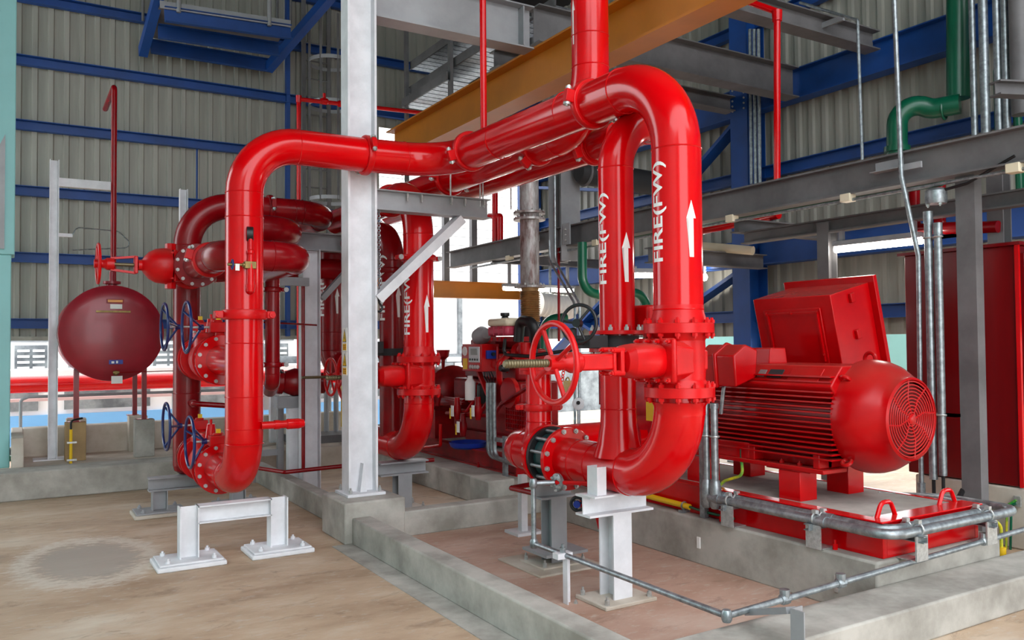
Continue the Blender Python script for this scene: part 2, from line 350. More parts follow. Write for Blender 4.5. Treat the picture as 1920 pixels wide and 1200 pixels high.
obj('wall_beam', B().ibeam((8.45, -3, 2.78), (8.45, 7.62, 2.78), .34, .2), BLUE, wr)
obj('wall_beam', B().ibeam((8.45, 8.0, 2.78), (8.45, 13.3, 2.78), .34, .2), BLUE, wr)
struct('unseen_wall_front', B().box((-5.2, -5.8, 0), (-2.0, -5.6, 8.2)).box((4.6, -5.8, 0), (8.8, -5.6, 8.2)), CLAD)  # unseen wall pieces added to narrow the bright opening the pipes reflect
struct('unseen_wall_side', B().box((-5.2, -7, 0), (-5, 11, 7.8)), TEAL)  # unseen wall added to cut the sky light from the left
for lab, y in (('blue steel wall column behind the red motor', 7.8), ('blue corner column behind the exhaust pipe', 13.3), ('blue wall column behind the red cabinet', 2.0)):
    t = thing('wall_column', lab, 'column', (8.45, y, 0))
    obj('shaft', B().ibeam((8.45, y, 0), (8.45, y, 7.78), .34, .3, X, .018, .012), BLUE, t)
    obj('base_plate', B().box((8.2, y-.22, 0), (8.7, y+.22, .025)), STEEL, t)
    if y > 7 and y < 9:
        for k in range(5):
            bolt(t, (8.28, y-.1, 4.7+.07*k), -X, .014, .02, ZINC); bolt(t, (8.28, y+.1, 4.7+.07*k), -X, .014, .02, ZINC)
for lab, a, b in (('blue diagonal brace rising to the low wall beam beside the column', (8.5, 9.9, 1.7), (8.5, 8.0, 2.55)),
                  ('blue diagonal brace rising to the high wall beam beside the column', (8.5, 9.9, 3.4), (8.5, 8.0, 4.6)),
                  ('blue diagonal brace between corner column and low wall beam', (8.5, 13.1, 1.1), (8.5, 10.6, 2.55)),
                  ('long blue diagonal brace crossing the low opening behind the valve wheel', (8.5, 12.9, 2.5), (8.5, 9.2, .9)),
                  ('pale lit blue brace just above the grey beam behind the exhaust', (8.5, 13.1, 4.55), (8.5, 9.6, 3.9))):
    tag(obj('wall_brace', B().bar(a, b, .05, .2, X), BLUE), lab, 'brace')

# teal column and building at the left edge
t = thing('teal_column', 'pale teal painted concrete column at the left edge', 'column', (-.35, 11.05, 0))
obj('shaft', B().box((-1.2, 10.95, .25), (-.012, 11.3, 2.66)), TEAL, t, .01)
obj('haunch', B().box((-1.2, 10.93, 2.66), (.02, 11.35, 7.78)), TEAL, t, .01)
obj('brace_panel', B().ext([(0, 0), (.55, 0), (0, 1.3)], (-.08, 10.9, 2.72), (-.08, 10.93, 2.72), Z), STEEL, t)
bm = bmesh.new(); leaf = [(0, 0), (.25, .22), (.5, .1), (.8, .3), (1, .2), (1, 0)]
bm.faces.new([bm.verts.new((a, b, 0)) for a, b in leaf])
slab(bm, lambda u, v, l: V((-.24+v*.45, 10.929-l, 5.15+1.1*u)), 'painted_leaf', mat('mural_green', (30, 96, 30), .6, col2=(20, 70, 90), vscale=6), t)['label'] = 'dark green painted leaf shape'

# ------------------------------------------------------------------ outside, seen through the openings
t = thing('white_building', 'bright white building with louvred windows beyond the tank', 'building', (1, 20, 0))
obj('wall', B().box((-6, 20.3, -.3), (7.4, 20.5, 5)), OUTW, t)
obj('stained_band', B().box((-6, 20.27, 1.72), (7.4, 20.31, 1.9)), OUTG, t)
for xw in (-.55, .35, 1.35, 2.25, 3.05, 3.9, 4.7, 5.5):
    w = obj('window', B().box((xw-.3, 20.2, .72), (xw+.3, 20.3, 1.64)), OUTG, t)
    for k in range(7):
        for s in (-1, 1): obj('louvre', B().box((xw+s*.14-.11, 20.14, .78+k*.12), (xw+s*.14+.11, 20.22, .83+k*.12)), OUTW, w)
t = thing('white_shed', 'white building with a framed doorway behind the engine', 'building', (9, 18, 0))
obj('wall', B().box((5.5, 18.5, 1.35), (16, 18.7, 6.5)), OUTW, t)
for k in range(14): obj('siding_board', B().box((5.5, 18.44, 3.2+k*.22), (16, 18.5, 3.2+k*.22+.2)), OUTW, t)
obj('door_frame', B().box((9.58, 18.4, 1.35), (9.68, 18.5, 3.1)).box((6.5, 18.4, 3.0), (9.68, 18.5, 3.1)), OUTG, t)
obj('base_wall', B().box((4.5, 18.3, -.3), (16, 18.5, 1.35)), OUTG, t)
for j in range(10):
    for i in range(14):
        obj('wall_block', B().box((5.6+i*.42+(j % 2)*.2, 18.24, -.1+j*.14), (5.6+i*.42+.38+(j % 2)*.2, 18.3, -.1+j*.14+.11)), OUTW if (i*7+j*3) % 4 else OUTG, t)
t = thing('red_pipeline', 'thick red pipeline running level behind the tank outdoors', 'pipe', (2, 15, 0))
obj('pipe', B().cyl((-2, 15, 1.02), (7.5, 15, 1.02), .13, 20), RED, t)
for xw in (-.6, 2.4, 5.4): obj('support', B().box((xw-.04, 14.95, -.3), (xw+.04, 15.05, .9)), STEEL, t)
obj('awning_strip', B().box((-2, 14.9, .76), (7.5, 15.1, .8)), SALM, t)
t = thing('parked_trailer', 'pale blue and white trailer with wide windows outside', 'trailer', (2, 17, 0))
obj('body', B().box((-2, 16.6, -.1), (8, 18.0, .42)), OUTB, t)
obj('upper_body', B().box((-2, 16.65, .42), (8, 17.95, 1.2)), OUTW, t)
for k in range(5): obj('window', B().box((-1.0+k*1.8, 16.6, .5), (.4+k*1.8, 16.66, .98)), OUTG, t)
for k in range(4): obj('hatch', B().box((.1+k*1.6, 16.56, -.02), (.5+k*1.6, 16.6, .16)), BLUE, t)
tag(obj('green_pipeline', B().cyl((-2, 13.0, .12), (7.5, 13.0, .12), .04, 12), GREEN), 'thin green pipe running low behind the pale wall', 'pipe')
t = thing('handrail', 'grey tubular handrail on the low wall behind the tank', 'railing', (1, 12.2, 0))
obj('rail', B().tube([(.18, 12.1, .98), (.1, 12.1, .95), (.1, 12.1, .42), (.18, 12.1, .38), (4.4, 12.1, .38)], .02, .06, 10), STEEL, t)
obj('rail', B().cyl((.18, 12.1, .98), (4.4, 12.1, .98), .02, 10), STEEL, t)
for xw in (.42, 1.9, 3.0, 4.1):
    p = obj('post', B().cyl((xw, 12.1, .0), (xw, 12.1, .98), .022, 10), STEEL, t); obj('foot', B().box((xw-.1, 12.04, .0), (xw+.1, 12.16, .02)), STEEL, p)
tag(obj('teal_outside_wall', B().box((12, -2, -.3), (12.2, 14, 1.75)), TEAL), 'pale teal wall outside beyond the cabinet', 'wall')

# ------------------------------------------------------------------ main grey steel frame
KX, KY = 2.567, 6.785
t = thing('steel_column', 'tall light grey steel column with yellow warning signs', 'column', (KX, KY, .335))
obj('shaft', B().ibeam((KX, KY, .36), (KX, KY, 6.6), .262, .17, X, .02, .012), WHITE, t)
obj('base_plate', B().box((KX-.17, 6.62, .335), (KX+.17, 6.94, .36)), WHITE, t, .004)
for a, b in ((-.13, 6.66), (.13, 6.66), (-.13, 6.91), (.13, 6.91)): bolt(t, (KX+a, b, .36), Z, .016, .05, ZINC)
obj('gusset', B().ext([(-.03, 0), (.03, 0), (0, .24)], (KX, KY-.02, .36), (KX, KY-.085, .36), Z), WHITE, t)
t = thing('top_beam', 'heavy grey beam joining the tall column to the amber crane beam', 'beam', (3.5, KY, 4.6))
obj('beam', B().ibeam((KX+.13, KY, 4.68), (4.33, KY, 4.68), .42, .2), STEEL, t); obj('stiffener', B().box((4.2, KY-.1, 4.49), (4.215, KY+.1, 4.87)), STEEL, t)
sx = KX-.131
for k, zc in enumerate((1.655, 1.45)):
    s = thing('warning_sign', ('upper', 'lower')[k]+' yellow and white warning sign on the grey column', 'sign', (sx, KY, zc))
    obj('plate', B().box((sx-.004, KY-.055, zc-.1), (sx, KY+.055, zc+.1)), PAPER, s)
    tri = obj('triangle', B().ext([(-.046, -.02), (.046, -.02), (0, .092)], (sx-.004, KY, zc), (sx-.0055, KY, zc), Z), DARK, s)
    obj('yellow_field', B().ext([(-.037, -.015), (.037, -.015), (0, .074)], (sx-.0055, KY, zc), (sx-.007, KY, zc), Z), YELP, tri)
    obj('lightning_mark', B().ext([(.003, .045), (-.012, .013), (0, .015), (-.004, -.01), (.012, .019), (0, .017)], (sx-.007, KY, zc), (sx-.008, KY, zc), Z), DARK, tri)
    pn = obj('text_panel', B().box((sx-.0055, KY-.042, zc-.09), (sx-.004, KY+.042, zc-.035)), YELP, s)
    for q in range(3): obj('text_line', B().box((sx-.0065, KY-.034, zc-.082+q*.016), (sx-.0055, KY+.034, zc-.077+q*.016)), REDP, pn)
t = thing('pipe_bracket', 'grey cantilever bracket carrying the three overhead pipes', 'bracket', (KX+.13, KY, 2.0))
obj('arm', B().ibeam((KX+.13, KY, 2.875), (3.84, KY, 2.875), .18, .15, None, .01, .008), STEEL, t)
obj('strut', B().channel((KX+.11, KY-.03, 2.03), (3.5, KY-.03, 2.785), .17, .08, Y), WHITE, t)
for xx in (3.0, 3.14, 3.44, 3.58, 3.78): bolt(t, (xx, KY-.05, 2.953), -Z, .012, .07, ZINC, 'u_bolt_nut')
# yellow crane beams
t = thing('crane_beam', 'amber overhead crane beam crossing above the red pipes', 'beam', (4.45, 6, 4.1))
obj('beam', B().ibeam((4.45, 1.5, 4.28), (4.45, 10.4, 4.28), .42, .26, None, .02, .012), YEL, t)
for yy in (6.66, 6.78, 6.9): bolt(t, (4.38, yy, 4.49), Z, .014, .03, ZINC)
tag(obj('lintel_beam', B().ibeam((5.3, 13.3, 2.58), (8.3, 13.3, 2.58), .3, .15), YEL), 'amber beam spanning the opening behind the engine', 'beam')
# pipe-rack beam on the right with its posts
t = thing('pipe_rack_beam', 'long grey steel beam running along the pipe rack at head height', 'beam', (6.25, 5, 2.9))
obj('beam', B().ibeam((6.25, -1, 3.02), (6.25, 12.3, 3.0), .27, .16, None, .016, .01), STEELD, t)
for yy in (9.45, 4.05): obj('clip', B().angle((6.17, yy, 3.0), (6.17, yy+.25, 3.0), .09), STEEL, t)
tag(obj('rack_post', B().channel((6.28, 3.62, .0), (6.28, 3.62, 2.88), .15, .1, Y), STEELD), 'grey channel post in front of the tall red cabinet', 'post')
tag(obj('rack_post', B().ibeam((6.75, 5.25, 0), (6.75, 5.25, 2.75), .13, .13, X), STEELD), 'grey post rising behind the tilted motor terminal box', 'post')
tag(obj('rack_post', B().ibeam((7.0, 3.75, 2.36), (7.0, 3.75, 3.0), .13, .13, X), STEELD), 'short grey post standing on top of the tall red cabinet', 'post')
tag(obj('rack_post', B().ibeam((6.3, 7.9, 0), (6.3, 7.9, 4.7), .28, .2, X), STEELD), 'large grey steel post with bolted splice behind the second riser', 'post')
for lab, a, b, h, w, m in (
    ('heavy grey roof beam running from crane beam to blue wall beam', (4.5, 6.97, 4.83), (8.36, 6.97, 4.83), .38, .22, STEELD),
    ('lighter grey roof beam nearest the front on the right', (5.0, 5.84, 5.0), (8.36, 5.84, 5.0), .22, .2, STEELD),
    ('dark grey beam tucked under the heavy roof beam', (4.6, 7.95, 4.8), (8.3, 7.95, 4.8), .2, .2, STEELD),
    ('grey rack cross beam behind the terminal box', (6.6, 6.3, 2.85), (8.3, 6.3, 2.85), .15, .12, STEELD),
    ('grey rack cross beam in front of the blue column', (6.3, 7.35, 2.62), (8.2, 7.35, 2.62), .18, .14, STEELD),
    ('short grey cantilever beam across the four conduits at upper right', (6.85, 3.68, 3.66), (8.3, 3.2, 3.7), .12, .12, STEELD)):
    tag(obj('rack_beam', B().ibeam(a, b, h, w), m), lab, 'beam')
tag(obj('rack_beam', B().ibeam((6.25, 10.9, 2.9), (8.4, 10.9, 2.9), .14, .12), STEELD), 'grey cross beam above the lamp beside the exhaust pipe', 'beam')
tag(obj('rack_beam', B().ibeam((6.75, 2.4, 2.72), (6.75, 6.3, 2.72), .13, .12), STEELD), 'thin grey beam below and behind the pipe rack beam', 'beam')
tag(obj('rack_beam', B().channel((6.3, 2.9, 2.82), (8.3, 2.9, 2.9), .12, .1), STEEL), 'pale channel at the right edge above the cabinet', 'beam')
# ================================================================== overhead pipes and risers
R10 = .137; HZ = 3.2; LX, LY = 1.535, 6.53
def gate_valve(name, label, c, flow, stem, r, hl, Rf, R_w=.206, s_w=.866, s_end=1.165, yoke=(.49, .72), tags=False, m=REDV, wm=None, nb=12, thread=STEMM, dome=False):
    f, s = V(flow).normalized(), V(stem).normalized(); t = f.cross(s); c = V(c); root = thing(name, label, 'valve', c-f*hl)
    ext = []
    for q, wf, wt in ((-.1, .07, r*.9), (.06, .1, r*1.08), (.155, .112, r*1.08)):
        ext += [c+s*q+f*(a*wf)+t*(b*wt) for a, b in ((-1,-.8),(-.7,-1),(.7,-1),(1,-.8),(1,.8),(.7,1),(-.7,1),(-1,.8))]
    b = B().lathe(c, f, [(-hl+.025, r*1.22), (-hl*.62, r*1.04), (0, r*1.08), (hl*.62, r*1.04), (hl-.025, r*1.22)], 36)
    b.add(ext, [tuple(range(8))[::-1], tuple(range(16, 24))]+[(j*8+i, j*8+(i+1) % 8, j*8+8+(i+1) % 8, j*8+8+i) for j in range(2) for i in range(8)])
    body = obj('body', b, m, root, .004)
    for sg in (-1, 1): obj('boss', B().cyl(c+f*sg*hl*.6-t*r*.9+s*-.0, c+f*sg*hl*.6-t*(r*1.1+.012), .03, 14), m, body)
    for sg in (-1, 1): flange(root, c+f*sg*(hl-.0), -f*sg, r, Rf, .0, m, 0) if False else flange(root, c+f*sg*(hl-.028), -f*sg, r, Rf, .028, m, nb, m, .017, .03)
    mx = M((s, f, t)).transposed()
    bf = obj('bonnet_flange', B().cbox(c+s*.172, (.034, .25, r*2.3), mx), m, root, .02)
    for a in (-1, 1):
        for k in (-1, -.33, .33, 1): bolt(bf, c+s*.192+f*a*.108+t*k*r*.92, s, .014, .03, m)
    if dome:
        obj('bonnet', B().lathe(c+s*.2, s, [(0, .165), (.06, .17), (.13, .158), (.19, .125), (.235, .075), (.25, .05), (.28, .05)], 32), m, root)
        for a in (-1, 1): obj('bonnet_lug', B().lathe(c+s*.2+f*0+Z*a*.15, Z*a, [(0, .05), (.06, .05), (.065, .03)], 8), m, root)
        g = obj('gland_plate', B().cbox(c+s*.5, (.03, .1, .16), mx), m, root, .006)
        y0, y1 = yoke; yo = obj('yoke', B().lathe(c, s, [(y1-.02, .056), (y1+.04, .056), (y1+.06, .04), (s_w-.02, .036)], 20), m, root)
        for a in (-1, 1): obj('yoke_bar', B().bar(c+s*y0+Z*a*.075, c+s*(y1+.01)+Z*a*.05, .045, .02, Z), m, yo)
        obj('stem', B().cyl(c+s*y0, c+s*s_end, .016, 12), thread, root)
        handwheel(root, c+s*s_w, s, R_w, .014, wm or m, 4, 0, .038, .5)
        return root
    bb = B().lathe(V((0,0,0)), X, [(0, .1), (.05, .106), (.14, .106), (.2, .098), (.232, .07), (.245, .0)], 28)
    q = M((s, f, t)).transposed()
    for i, v in enumerate(bb.v): k_ = max(abs(v.y), abs(v.z))/max(1e-6, math.hypot(v.y, v.z)); k_ = .45+.55*k_; bb.v[i] = c+s*.19+q@V((v.x, v.y*.93/k_**.9, v.z*1.12/k_**.9))
    bo = obj('bonnet', bb, m, root)
    obj('rib', B().bar(c+s*.32, c+s*.46, .016, .03, f), m, bo)
    g = obj('gland_plate', B().cbox(c+s*.455, (.028, .13, .12), mx).cbox(c+s*.5, (.022, .11, .1), mx), m, root, .006)
    for a in (-1, 1):
        for k in (-1, 1): bolt(g, c+s*.512+f*a*.062+t*k*.045, s, .014, .026, m); obj('lug', B().cyl(c+s*.44+f*a*.062+t*k*.045, c+s*.515+f*a*.062+t*k*.045, .016, 10), m, g)
    y0, y1 = yoke
    yk = B().cbox(c+s*(y0+y1)/2, (y1-y0, .088, .085), mx).lathe(c, s, [(y1-.02, .056), (y1+.04, .056), (y1+.075, .04), (s_w-.03, .036)], 20)
    yo = obj('yoke', yk, m, root, .01); obj('rib', B().bar(c+s*y0-t*.043, c+s*y1-t*.043, .02, .022, f), m, yo)
    pr = []; k = int((s_end-y0)/.008)
    for i in range(k): pr.append((y0+.2+i*.008 if False else y0+i*.008, .0225 if i % 2 else .019))
    pr.append((s_end, .015)); obj('stem', B().lathe(c, s, pr, 14), thread, root)
    handwheel(root, c+s*s_w, s, R_w, .017, wm or m, 4, -.0, .042, .5)
    return root

# --- the big front loop on the left
a = P(458, 590, y=LY)
t = pipe('fire_main_riser', 'bright red fire main rising from the white frame and turning right overhead', [(LX, 7.36, .565), (LX, LY, .565), (LX, LY, HZ), (2.53, LY, HZ)], .142, .41, loc=(LX, LY, .42))
coupling(t, (LX, LY, 1.85), Z, .142, X, REDV, .075, .03, REDV)
obj('branch', B().tube([(LX, LY, 1.49), (LX, 7.36, 1.49)], .13, 0, 36), RED, t)
weld(t, (LX, LY, .86), Z, .142, RED); weld(t, (LX, LY, 1.22), Z, .142, RED); weld(t, (LX, LY, 1.63), Z, .142, RED); weld(t, (LX, LY, 2.6), Z, .142, RED)
for zz in (.565, 1.49):
    flange(t, (LX, 7.33, zz), -Y, .13, .215, .03, RED, 12, ZINC, .017, .022)
obj('drain_stub', B().lathe((LX+.1, 6.42, 1.0), X, [(0, .03), (.1, .03), (.1, .036), (.14, .036), (.14, .031), (.19, .031), (.2, .04), (.29, .04), (.33, .03), (.345, 0)], 18), RED, t)
# gauge tree on the riser
g = thing('pressure_gauge', 'black faced pressure gauge with brass cock on the front red riser', 'gauge', (1.5, 6.36, 2.0))
gx, gy = P(470, 500, y=6.36).x, 6.36
obj('pipe', B().lathe((gx, gy, 2.02), Z, [(0, .03), (.05, .036), (.05, .03), (.2, .026), (.28, .022), (.29, .03), (.31, .03), (.32, .018), (.4, .018)], 16).tube([(gx, gy+.1, 2.03), (gx, gy, 2.03), (gx, gy, 2.08)], .032, .03, 14), RED, g)
obj('cock', B().cbox((gx-.005, gy, 2.22), (.085, .05, .055)).cyl((gx-.17, gy, 2.22), (gx, gy, 2.22), .011, 10).cyl((gx-.06, gy, 2.22), (gx-.02, gy, 2.22), .02, 10), BRASS, g, .004)
handwheel(g, (gx-.135, gy, 2.22), X, .035, .006, BLUEW, 3, 0, .01)
obj('dial_case', B().lathe((gx, gy+.02, 2.46), V((1, -.25, 0)), [(-.022, .055), (.022, .055), (.026, .05), (.014, .045), (.014, 0)], 24), BLACK, g)
obj('dial_neck', B().cyl((gx, gy, 2.4), (gx, gy+.02, 2.46), .01, 8), ZINC, g)
obj('tag', B().cbox((gx-.1, gy-.012, 2.2), (.03, .003, .05)), PAPER, g)
# --- overhead header, front
t = pipe('fire_header', 'bright red overhead fire pipe nearest the front running to the tall riser elbow', [(2.53, LY, HZ), (3.27, LY, HZ+.02), (3.27, 4.36, HZ-.01)], .142, .4, loc=(3.27, 6.53, HZ))
coupling(t, (2.53, LY, HZ), X, .142, V((0, -1, .35)), REDV); coupling(t, (3.27, 6.05, HZ+.02), Y, .142, V((-1, 0, -.3)), REDV); weld(t, (3.27, 5.55, HZ), Y, .142, RED); weld(t, (3.27, 4.62, HZ), Y, .142, RED)
t = pipe('fire_riser', 'bright red front riser with FIRE(FW) lettering above the gate valve, curving overhead', [(3.27, 4.36, HZ-.01), (3.27, 3.56, HZ-.01), (3.27, 3.56, 1.79)], .142, .47, loc=(3.27, 3.56, 1.7))
coupling(t, (3.27, 4.36, HZ-.01), Y, .142, V((-1, 0, .15)), REDV)
obj('neck', B().lathe((3.27, 3.56, 1.715), Z, [(0, .165), (.07, .144), (.11, .142)], 36), REDV, t); weld(t, (3.27, 3.56, 1.80), Z, .142, RED)
flange(t, (3.27, 3.56, 1.722), Z, .142, .2, .03, REDV, 12, REDV, .017, .03)
pipe_marks(t, 3.27, 3.56, .142, 2.07, 2.64, 2.09, 2.41)
gate_valve('gate_valve', 'large red gate valve with red spoked wheel and long threaded stem in the foreground', (3.27, 3.56, 1.512), Z, -X, .142, .18, .2)
# --- second riser and header behind it
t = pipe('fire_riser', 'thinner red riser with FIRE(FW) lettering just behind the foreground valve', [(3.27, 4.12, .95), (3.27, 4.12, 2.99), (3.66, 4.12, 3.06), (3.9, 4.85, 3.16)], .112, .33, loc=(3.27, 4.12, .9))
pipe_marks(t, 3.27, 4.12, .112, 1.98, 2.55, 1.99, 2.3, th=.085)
weld(t, (3.27, 4.12, 1.2), Z, .112, RED)
for zz, d in ((1.66, Z), (1.585, -Z)): flange(t, (3.27, 4.12, zz+.03*d.z), d, .112, .18, .024, REDV, 10, ZINC, .015, .035)
v = thing('butterfly_valve', 'black wafer valve with small black handwheel on the thinner red riser', 'valve', (3.27, 4.12, 1.6))
obj('wafer', B().cyl((3.27, 4.12, 1.587), (3.27, 4.12, 1.658), .135, 28), DARK, v)
obj('gearbox', B().box((2.98, 4.02, 1.58), (3.12, 4.18, 1.66)).tube([(2.98, 4.1, 1.62), (2.9, 4.08, 1.62), (2.88, 4.05, 1.7)], .022, .04, 10), DARK, v, .01)
handwheel(v, (2.9, 4.02, 1.73), V((-.85, -.5, .05)), .112, .011, BLACK, 3, -.02, .026, .9)
obj('bonnet', B().box((3.4, 3.98, 1.66), (3.56, 4.16, 1.85)), REDV, v, .02)
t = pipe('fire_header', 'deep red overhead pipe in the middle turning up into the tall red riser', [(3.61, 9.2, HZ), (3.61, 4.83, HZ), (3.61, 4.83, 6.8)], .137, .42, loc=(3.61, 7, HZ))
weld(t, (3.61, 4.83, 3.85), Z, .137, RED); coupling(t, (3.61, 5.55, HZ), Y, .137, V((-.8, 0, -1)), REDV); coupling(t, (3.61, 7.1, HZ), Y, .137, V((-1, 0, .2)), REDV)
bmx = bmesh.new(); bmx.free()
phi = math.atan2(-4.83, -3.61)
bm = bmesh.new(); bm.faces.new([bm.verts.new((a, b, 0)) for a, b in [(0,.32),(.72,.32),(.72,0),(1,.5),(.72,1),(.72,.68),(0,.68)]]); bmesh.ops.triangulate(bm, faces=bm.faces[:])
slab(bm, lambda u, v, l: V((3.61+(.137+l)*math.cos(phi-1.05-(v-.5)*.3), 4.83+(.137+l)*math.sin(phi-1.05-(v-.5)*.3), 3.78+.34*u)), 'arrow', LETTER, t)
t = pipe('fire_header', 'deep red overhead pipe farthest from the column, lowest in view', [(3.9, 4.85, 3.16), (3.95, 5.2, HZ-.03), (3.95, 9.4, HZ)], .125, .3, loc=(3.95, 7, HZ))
coupling(t, (3.95, 5.25, HZ-.03), Y, .125, V((-1, 0, -.4)), REDV)
for k, xx in enumerate((3.27, 3.61, 3.95)):
    if k: tag(obj('u_bolt', B().tube([(xx-.155, KY, 2.9), (xx-.155, KY, HZ), (xx, KY, HZ+.15), (xx+.155, KY, HZ), (xx+.155, KY, 2.9)], .008, .12, 8), ZINC), ('', 'u-bolt clamping the middle overhead pipe to the bracket', 'u-bolt clamping the farthest overhead pipe to the bracket')[k], 'clamp')
tag(obj('sprinkler_drop', B().cyl((3.34, 5.95, HZ+.12), (3.34, 5.95, 6.8), .028, 14).lathe((3.34, 5.95, HZ+.11), Z, [(0, .04), (.06, .04), (.06, .03)], 14), RED), 'slim red pipe rising from the front overhead pipe', 'pipe')

# --- pump discharge piping, set 1 (foreground)
t = pipe('discharge_bend', 'large red U-bend pipe under the foreground gate valve', [(3.27, 4.66, .82), (3.27, 3.56, .82), (3.27, 3.56, 1.31)], .145, .44, loc=(3.27, 3.56, .6))
obj('tee_collar', B().lathe((3.27, 4.12, .9), Z, [(0, .16), (.08, .135), (.2, .115), (.28, .112)], 36), RED, t)
flange(t, (3.27, 3.56, 1.302), -Z, .142, .2, .03, REDV, 12, REDV, .017, .03)
obj('neck', B().lathe((3.27, 3.56, 1.2), Z, [(0, .145), (.05, .147), (.075, .16)], 36, cap=False), RED, t)
flange(t, (3.27, 4.66, .82), -Y, .145, .215, .035, RED, 12, ZINC, .018, .025); weld(t, (3.27, 4.5, .82), Y, .145, RED); weld(t, (3.27, 4.32, .82), Y, .145, RED)
v = thing('check_valve', 'dark teal wafer check valve clamped between red flanges in the foreground', 'valve', (3.27, 4.75, .6))
obj('body', B().cyl((3.27, 4.69, .82), (3.27, 4.86, .82), .165, 32), mat('dark_teal_iron', (24, 60, 62), .5), v)
obj('seat_ring', B().ring((3.27, 4.88, .82), Y, .1, .205, .03), BLACK, v)
for k in range(12):
    g = 2*math.pi*(k+.5)/12; obj('stud', B().cyl((3.27+.185*math.cos(g), 4.68, .82+.185*math.sin(g)), (3.27+.185*math.cos(g), 4.9, .82+.185*math.sin(g)), .012, 8), GALV, v)
t = pipe('pump_outlet_elbow', 'red pipe behind the check valve with a slimmer riser on top', [(3.27, 4.9, .82), (3.27, 5.42, .82), (3.7, 5.42, .82), (4.5, 5.42, .82)], .145, .22, loc=(3.27, 5.2, .67))
obj('riser', B().lathe((3.27, 5.04, .9), Z, [(0, .13), (.08, .1), (.14, .092), (.5, .092)], 28), RED, t); coupling(t, (3.27, 5.04, 1.15), Z, .092, V((-.6, .6, 0)), REDV, .05, .02, REDV)
weld(t, (3.27, 5.04, 1.05), Z, .093, RED); flange(t, (3.27, 5.04, 1.42), Z, .092, .14, .03, REDV, 8, ZINC, .013, .03)
flange(t, (3.27, 4.94, .82), Y, .145, .215, .04, RED, 12, ZINC, .018, .02)
obj('blind_plate', B().cyl((3.27, 5.04, 1.42), (3.27, 5.04, 1.45), .14, 24), REDV, t)
# small drain line fittings under the check valve
t = thing('drain_line', 'thin silver drain pipe dropping from the red flange and running along the bay', 'pipe', (2.9, 4.6, 0))
dx, dy = P(1000, 900, x=2.92).x, P(1000, 900, x=2.92).y
dcx = P(1362, 1128, y=2.965).x; dex = P(1905, 997, y=2.93)
obj('pipe', B().tube([(3.05, dy-.05, .70), (dx, dy, .70), (dx, dy, .31), (dcx, 2.965, .27), (dex.x, 2.93, dex.z), (dex.x+1.5, 2.9, dex.z+.05)], .017, .03, 12), GALV, t)
for q in ((dx, dy, .70), (dx, dy, .31), (dcx, 2.965, .27)): obj('elbow', B().lathe(V(q)-V((0, 0, .03)), Z, [(0, .02), (.015, .027), (.045, .027), (.06, .02)], 12), GALV, t)
for q in (.16, .33, .86):
    p = V((dcx, 2.965, .27)).lerp(V((dex.x, 2.93, dex.z)), q); obj('tee', B().lathe(p-X*.03, X, [(0, .02), (.01, .028), (.05, .028), (.06, .02)], 10).cyl(p, p+Z*.05, .026, 10), GALV, t)
fl = flange(t, (3.06, dy-.06, .70), -X, .02, .06, .02, GALV, 6, ZINC, .009, .015); obj('bleed_pipe', B().tube([(3.06, dy-.06, .70), (3.2, dy-.42, .73)], .014, 0, 10), RED, t)
s = thing('drain_support', 'slim white post with clip holding the silver drain pipe', 'support', (2.93, 4.2, 0))
pp = P(1055, 1040, x=2.93)
obj('post', B().angle((pp.x, pp.y, .0), (pp.x, pp.y, .3), .05, X), WHITE, s); obj('cap', B().cbox((pp.x, pp.y, .3), (.11, .06, .035)), WHITE, s); bolt(s, (pp.x, pp.y, .318), Z, .02, .05, GALV)
bolt(s, (pp.x+.06, pp.y-.05, 0), Z, .014, .03, ZINC)
s = thing('drain_support', 'grey angle post at the bottom edge under the silver drain pipe', 'support', (3.1, 2.6, 0))
pp = P(1490, 1138, y=2.6)
obj('post', B().angle((pp.x-.03, 2.6, 0), (pp.x-.03, 2.6, pp.z), .075, X), STEEL, s); obj('arm', B().bar((pp.x, 2.62, pp.z-.02), (pp.x+.12, 2.99, .25), .05, .03, Z), STEEL, s)
tag(obj('earth_tag', B().box((4.262, 3.28, .1), (4.27, 3.31, .2)), ZINC), 'small metal earthing tag on the motor plinth side', 'tag')
tag(obj('earth_tag', B().box((4.262, 4.45, .12), (4.27, 4.48, .2)), PAPER), 'small white tag on the plinth behind the white pedestal', 'tag')

def pedestal(label, c, zt, w=.16, m=WHITE, cap=.36, name='pipe_pedestal', d=X):
    t = thing(name, label, 'support', (c[0], c[1], 0)); x, y = c; s = d.cross(Z)
    obj('post', B().ibeam((x, y, .03), (x, y, zt-.13), w, w*.95, X if d == Y else Y, .012, .01), m, t)
    obj('cross_beam', B().ibeam(V((x, y, zt-.065))-d*cap/2, V((x, y, zt-.065))+d*cap/2, .13, .15), m, t)
    obj('base_plate', B().box((x-.2, y-.16, .005), (x+.2, y+.16, .03)), CONCW, t, .006)
    for a in (-1, 1):
        for b in (-1, 1): bolt(t, (x+a*.165, y+b*.125, .03), Z, .016, .05, ZINC)
    return t
t = pedestal('white steel pedestal carrying the foreground U-bend', (3.25, 4.14), .68, .15, cap=.5)
obj('stop_block', B().channel((3.03, 4.08, .68), (3.03, 4.08, .86), .1, .07, Y, .008), WHITE, t); obj('stop_plate', B().box((2.99, 4.0, .68), (3.14, 4.16, .69)), WHITE, t)
t = pedestal('grey jacking pedestal under the dark check valve', (3.4, 5.05), .62, .14, STEEL, .3)
obj('jack_plate', B().box((3.22, 4.88, .1), (3.58, 5.2, .12)), STEEL, t)
obj('side_post', B().box((3.68, 5.95, .03), (3.74, 6.01, .5)).box((3.6, 5.88, 0), (3.85, 6.1, .03)), WHITE, t)
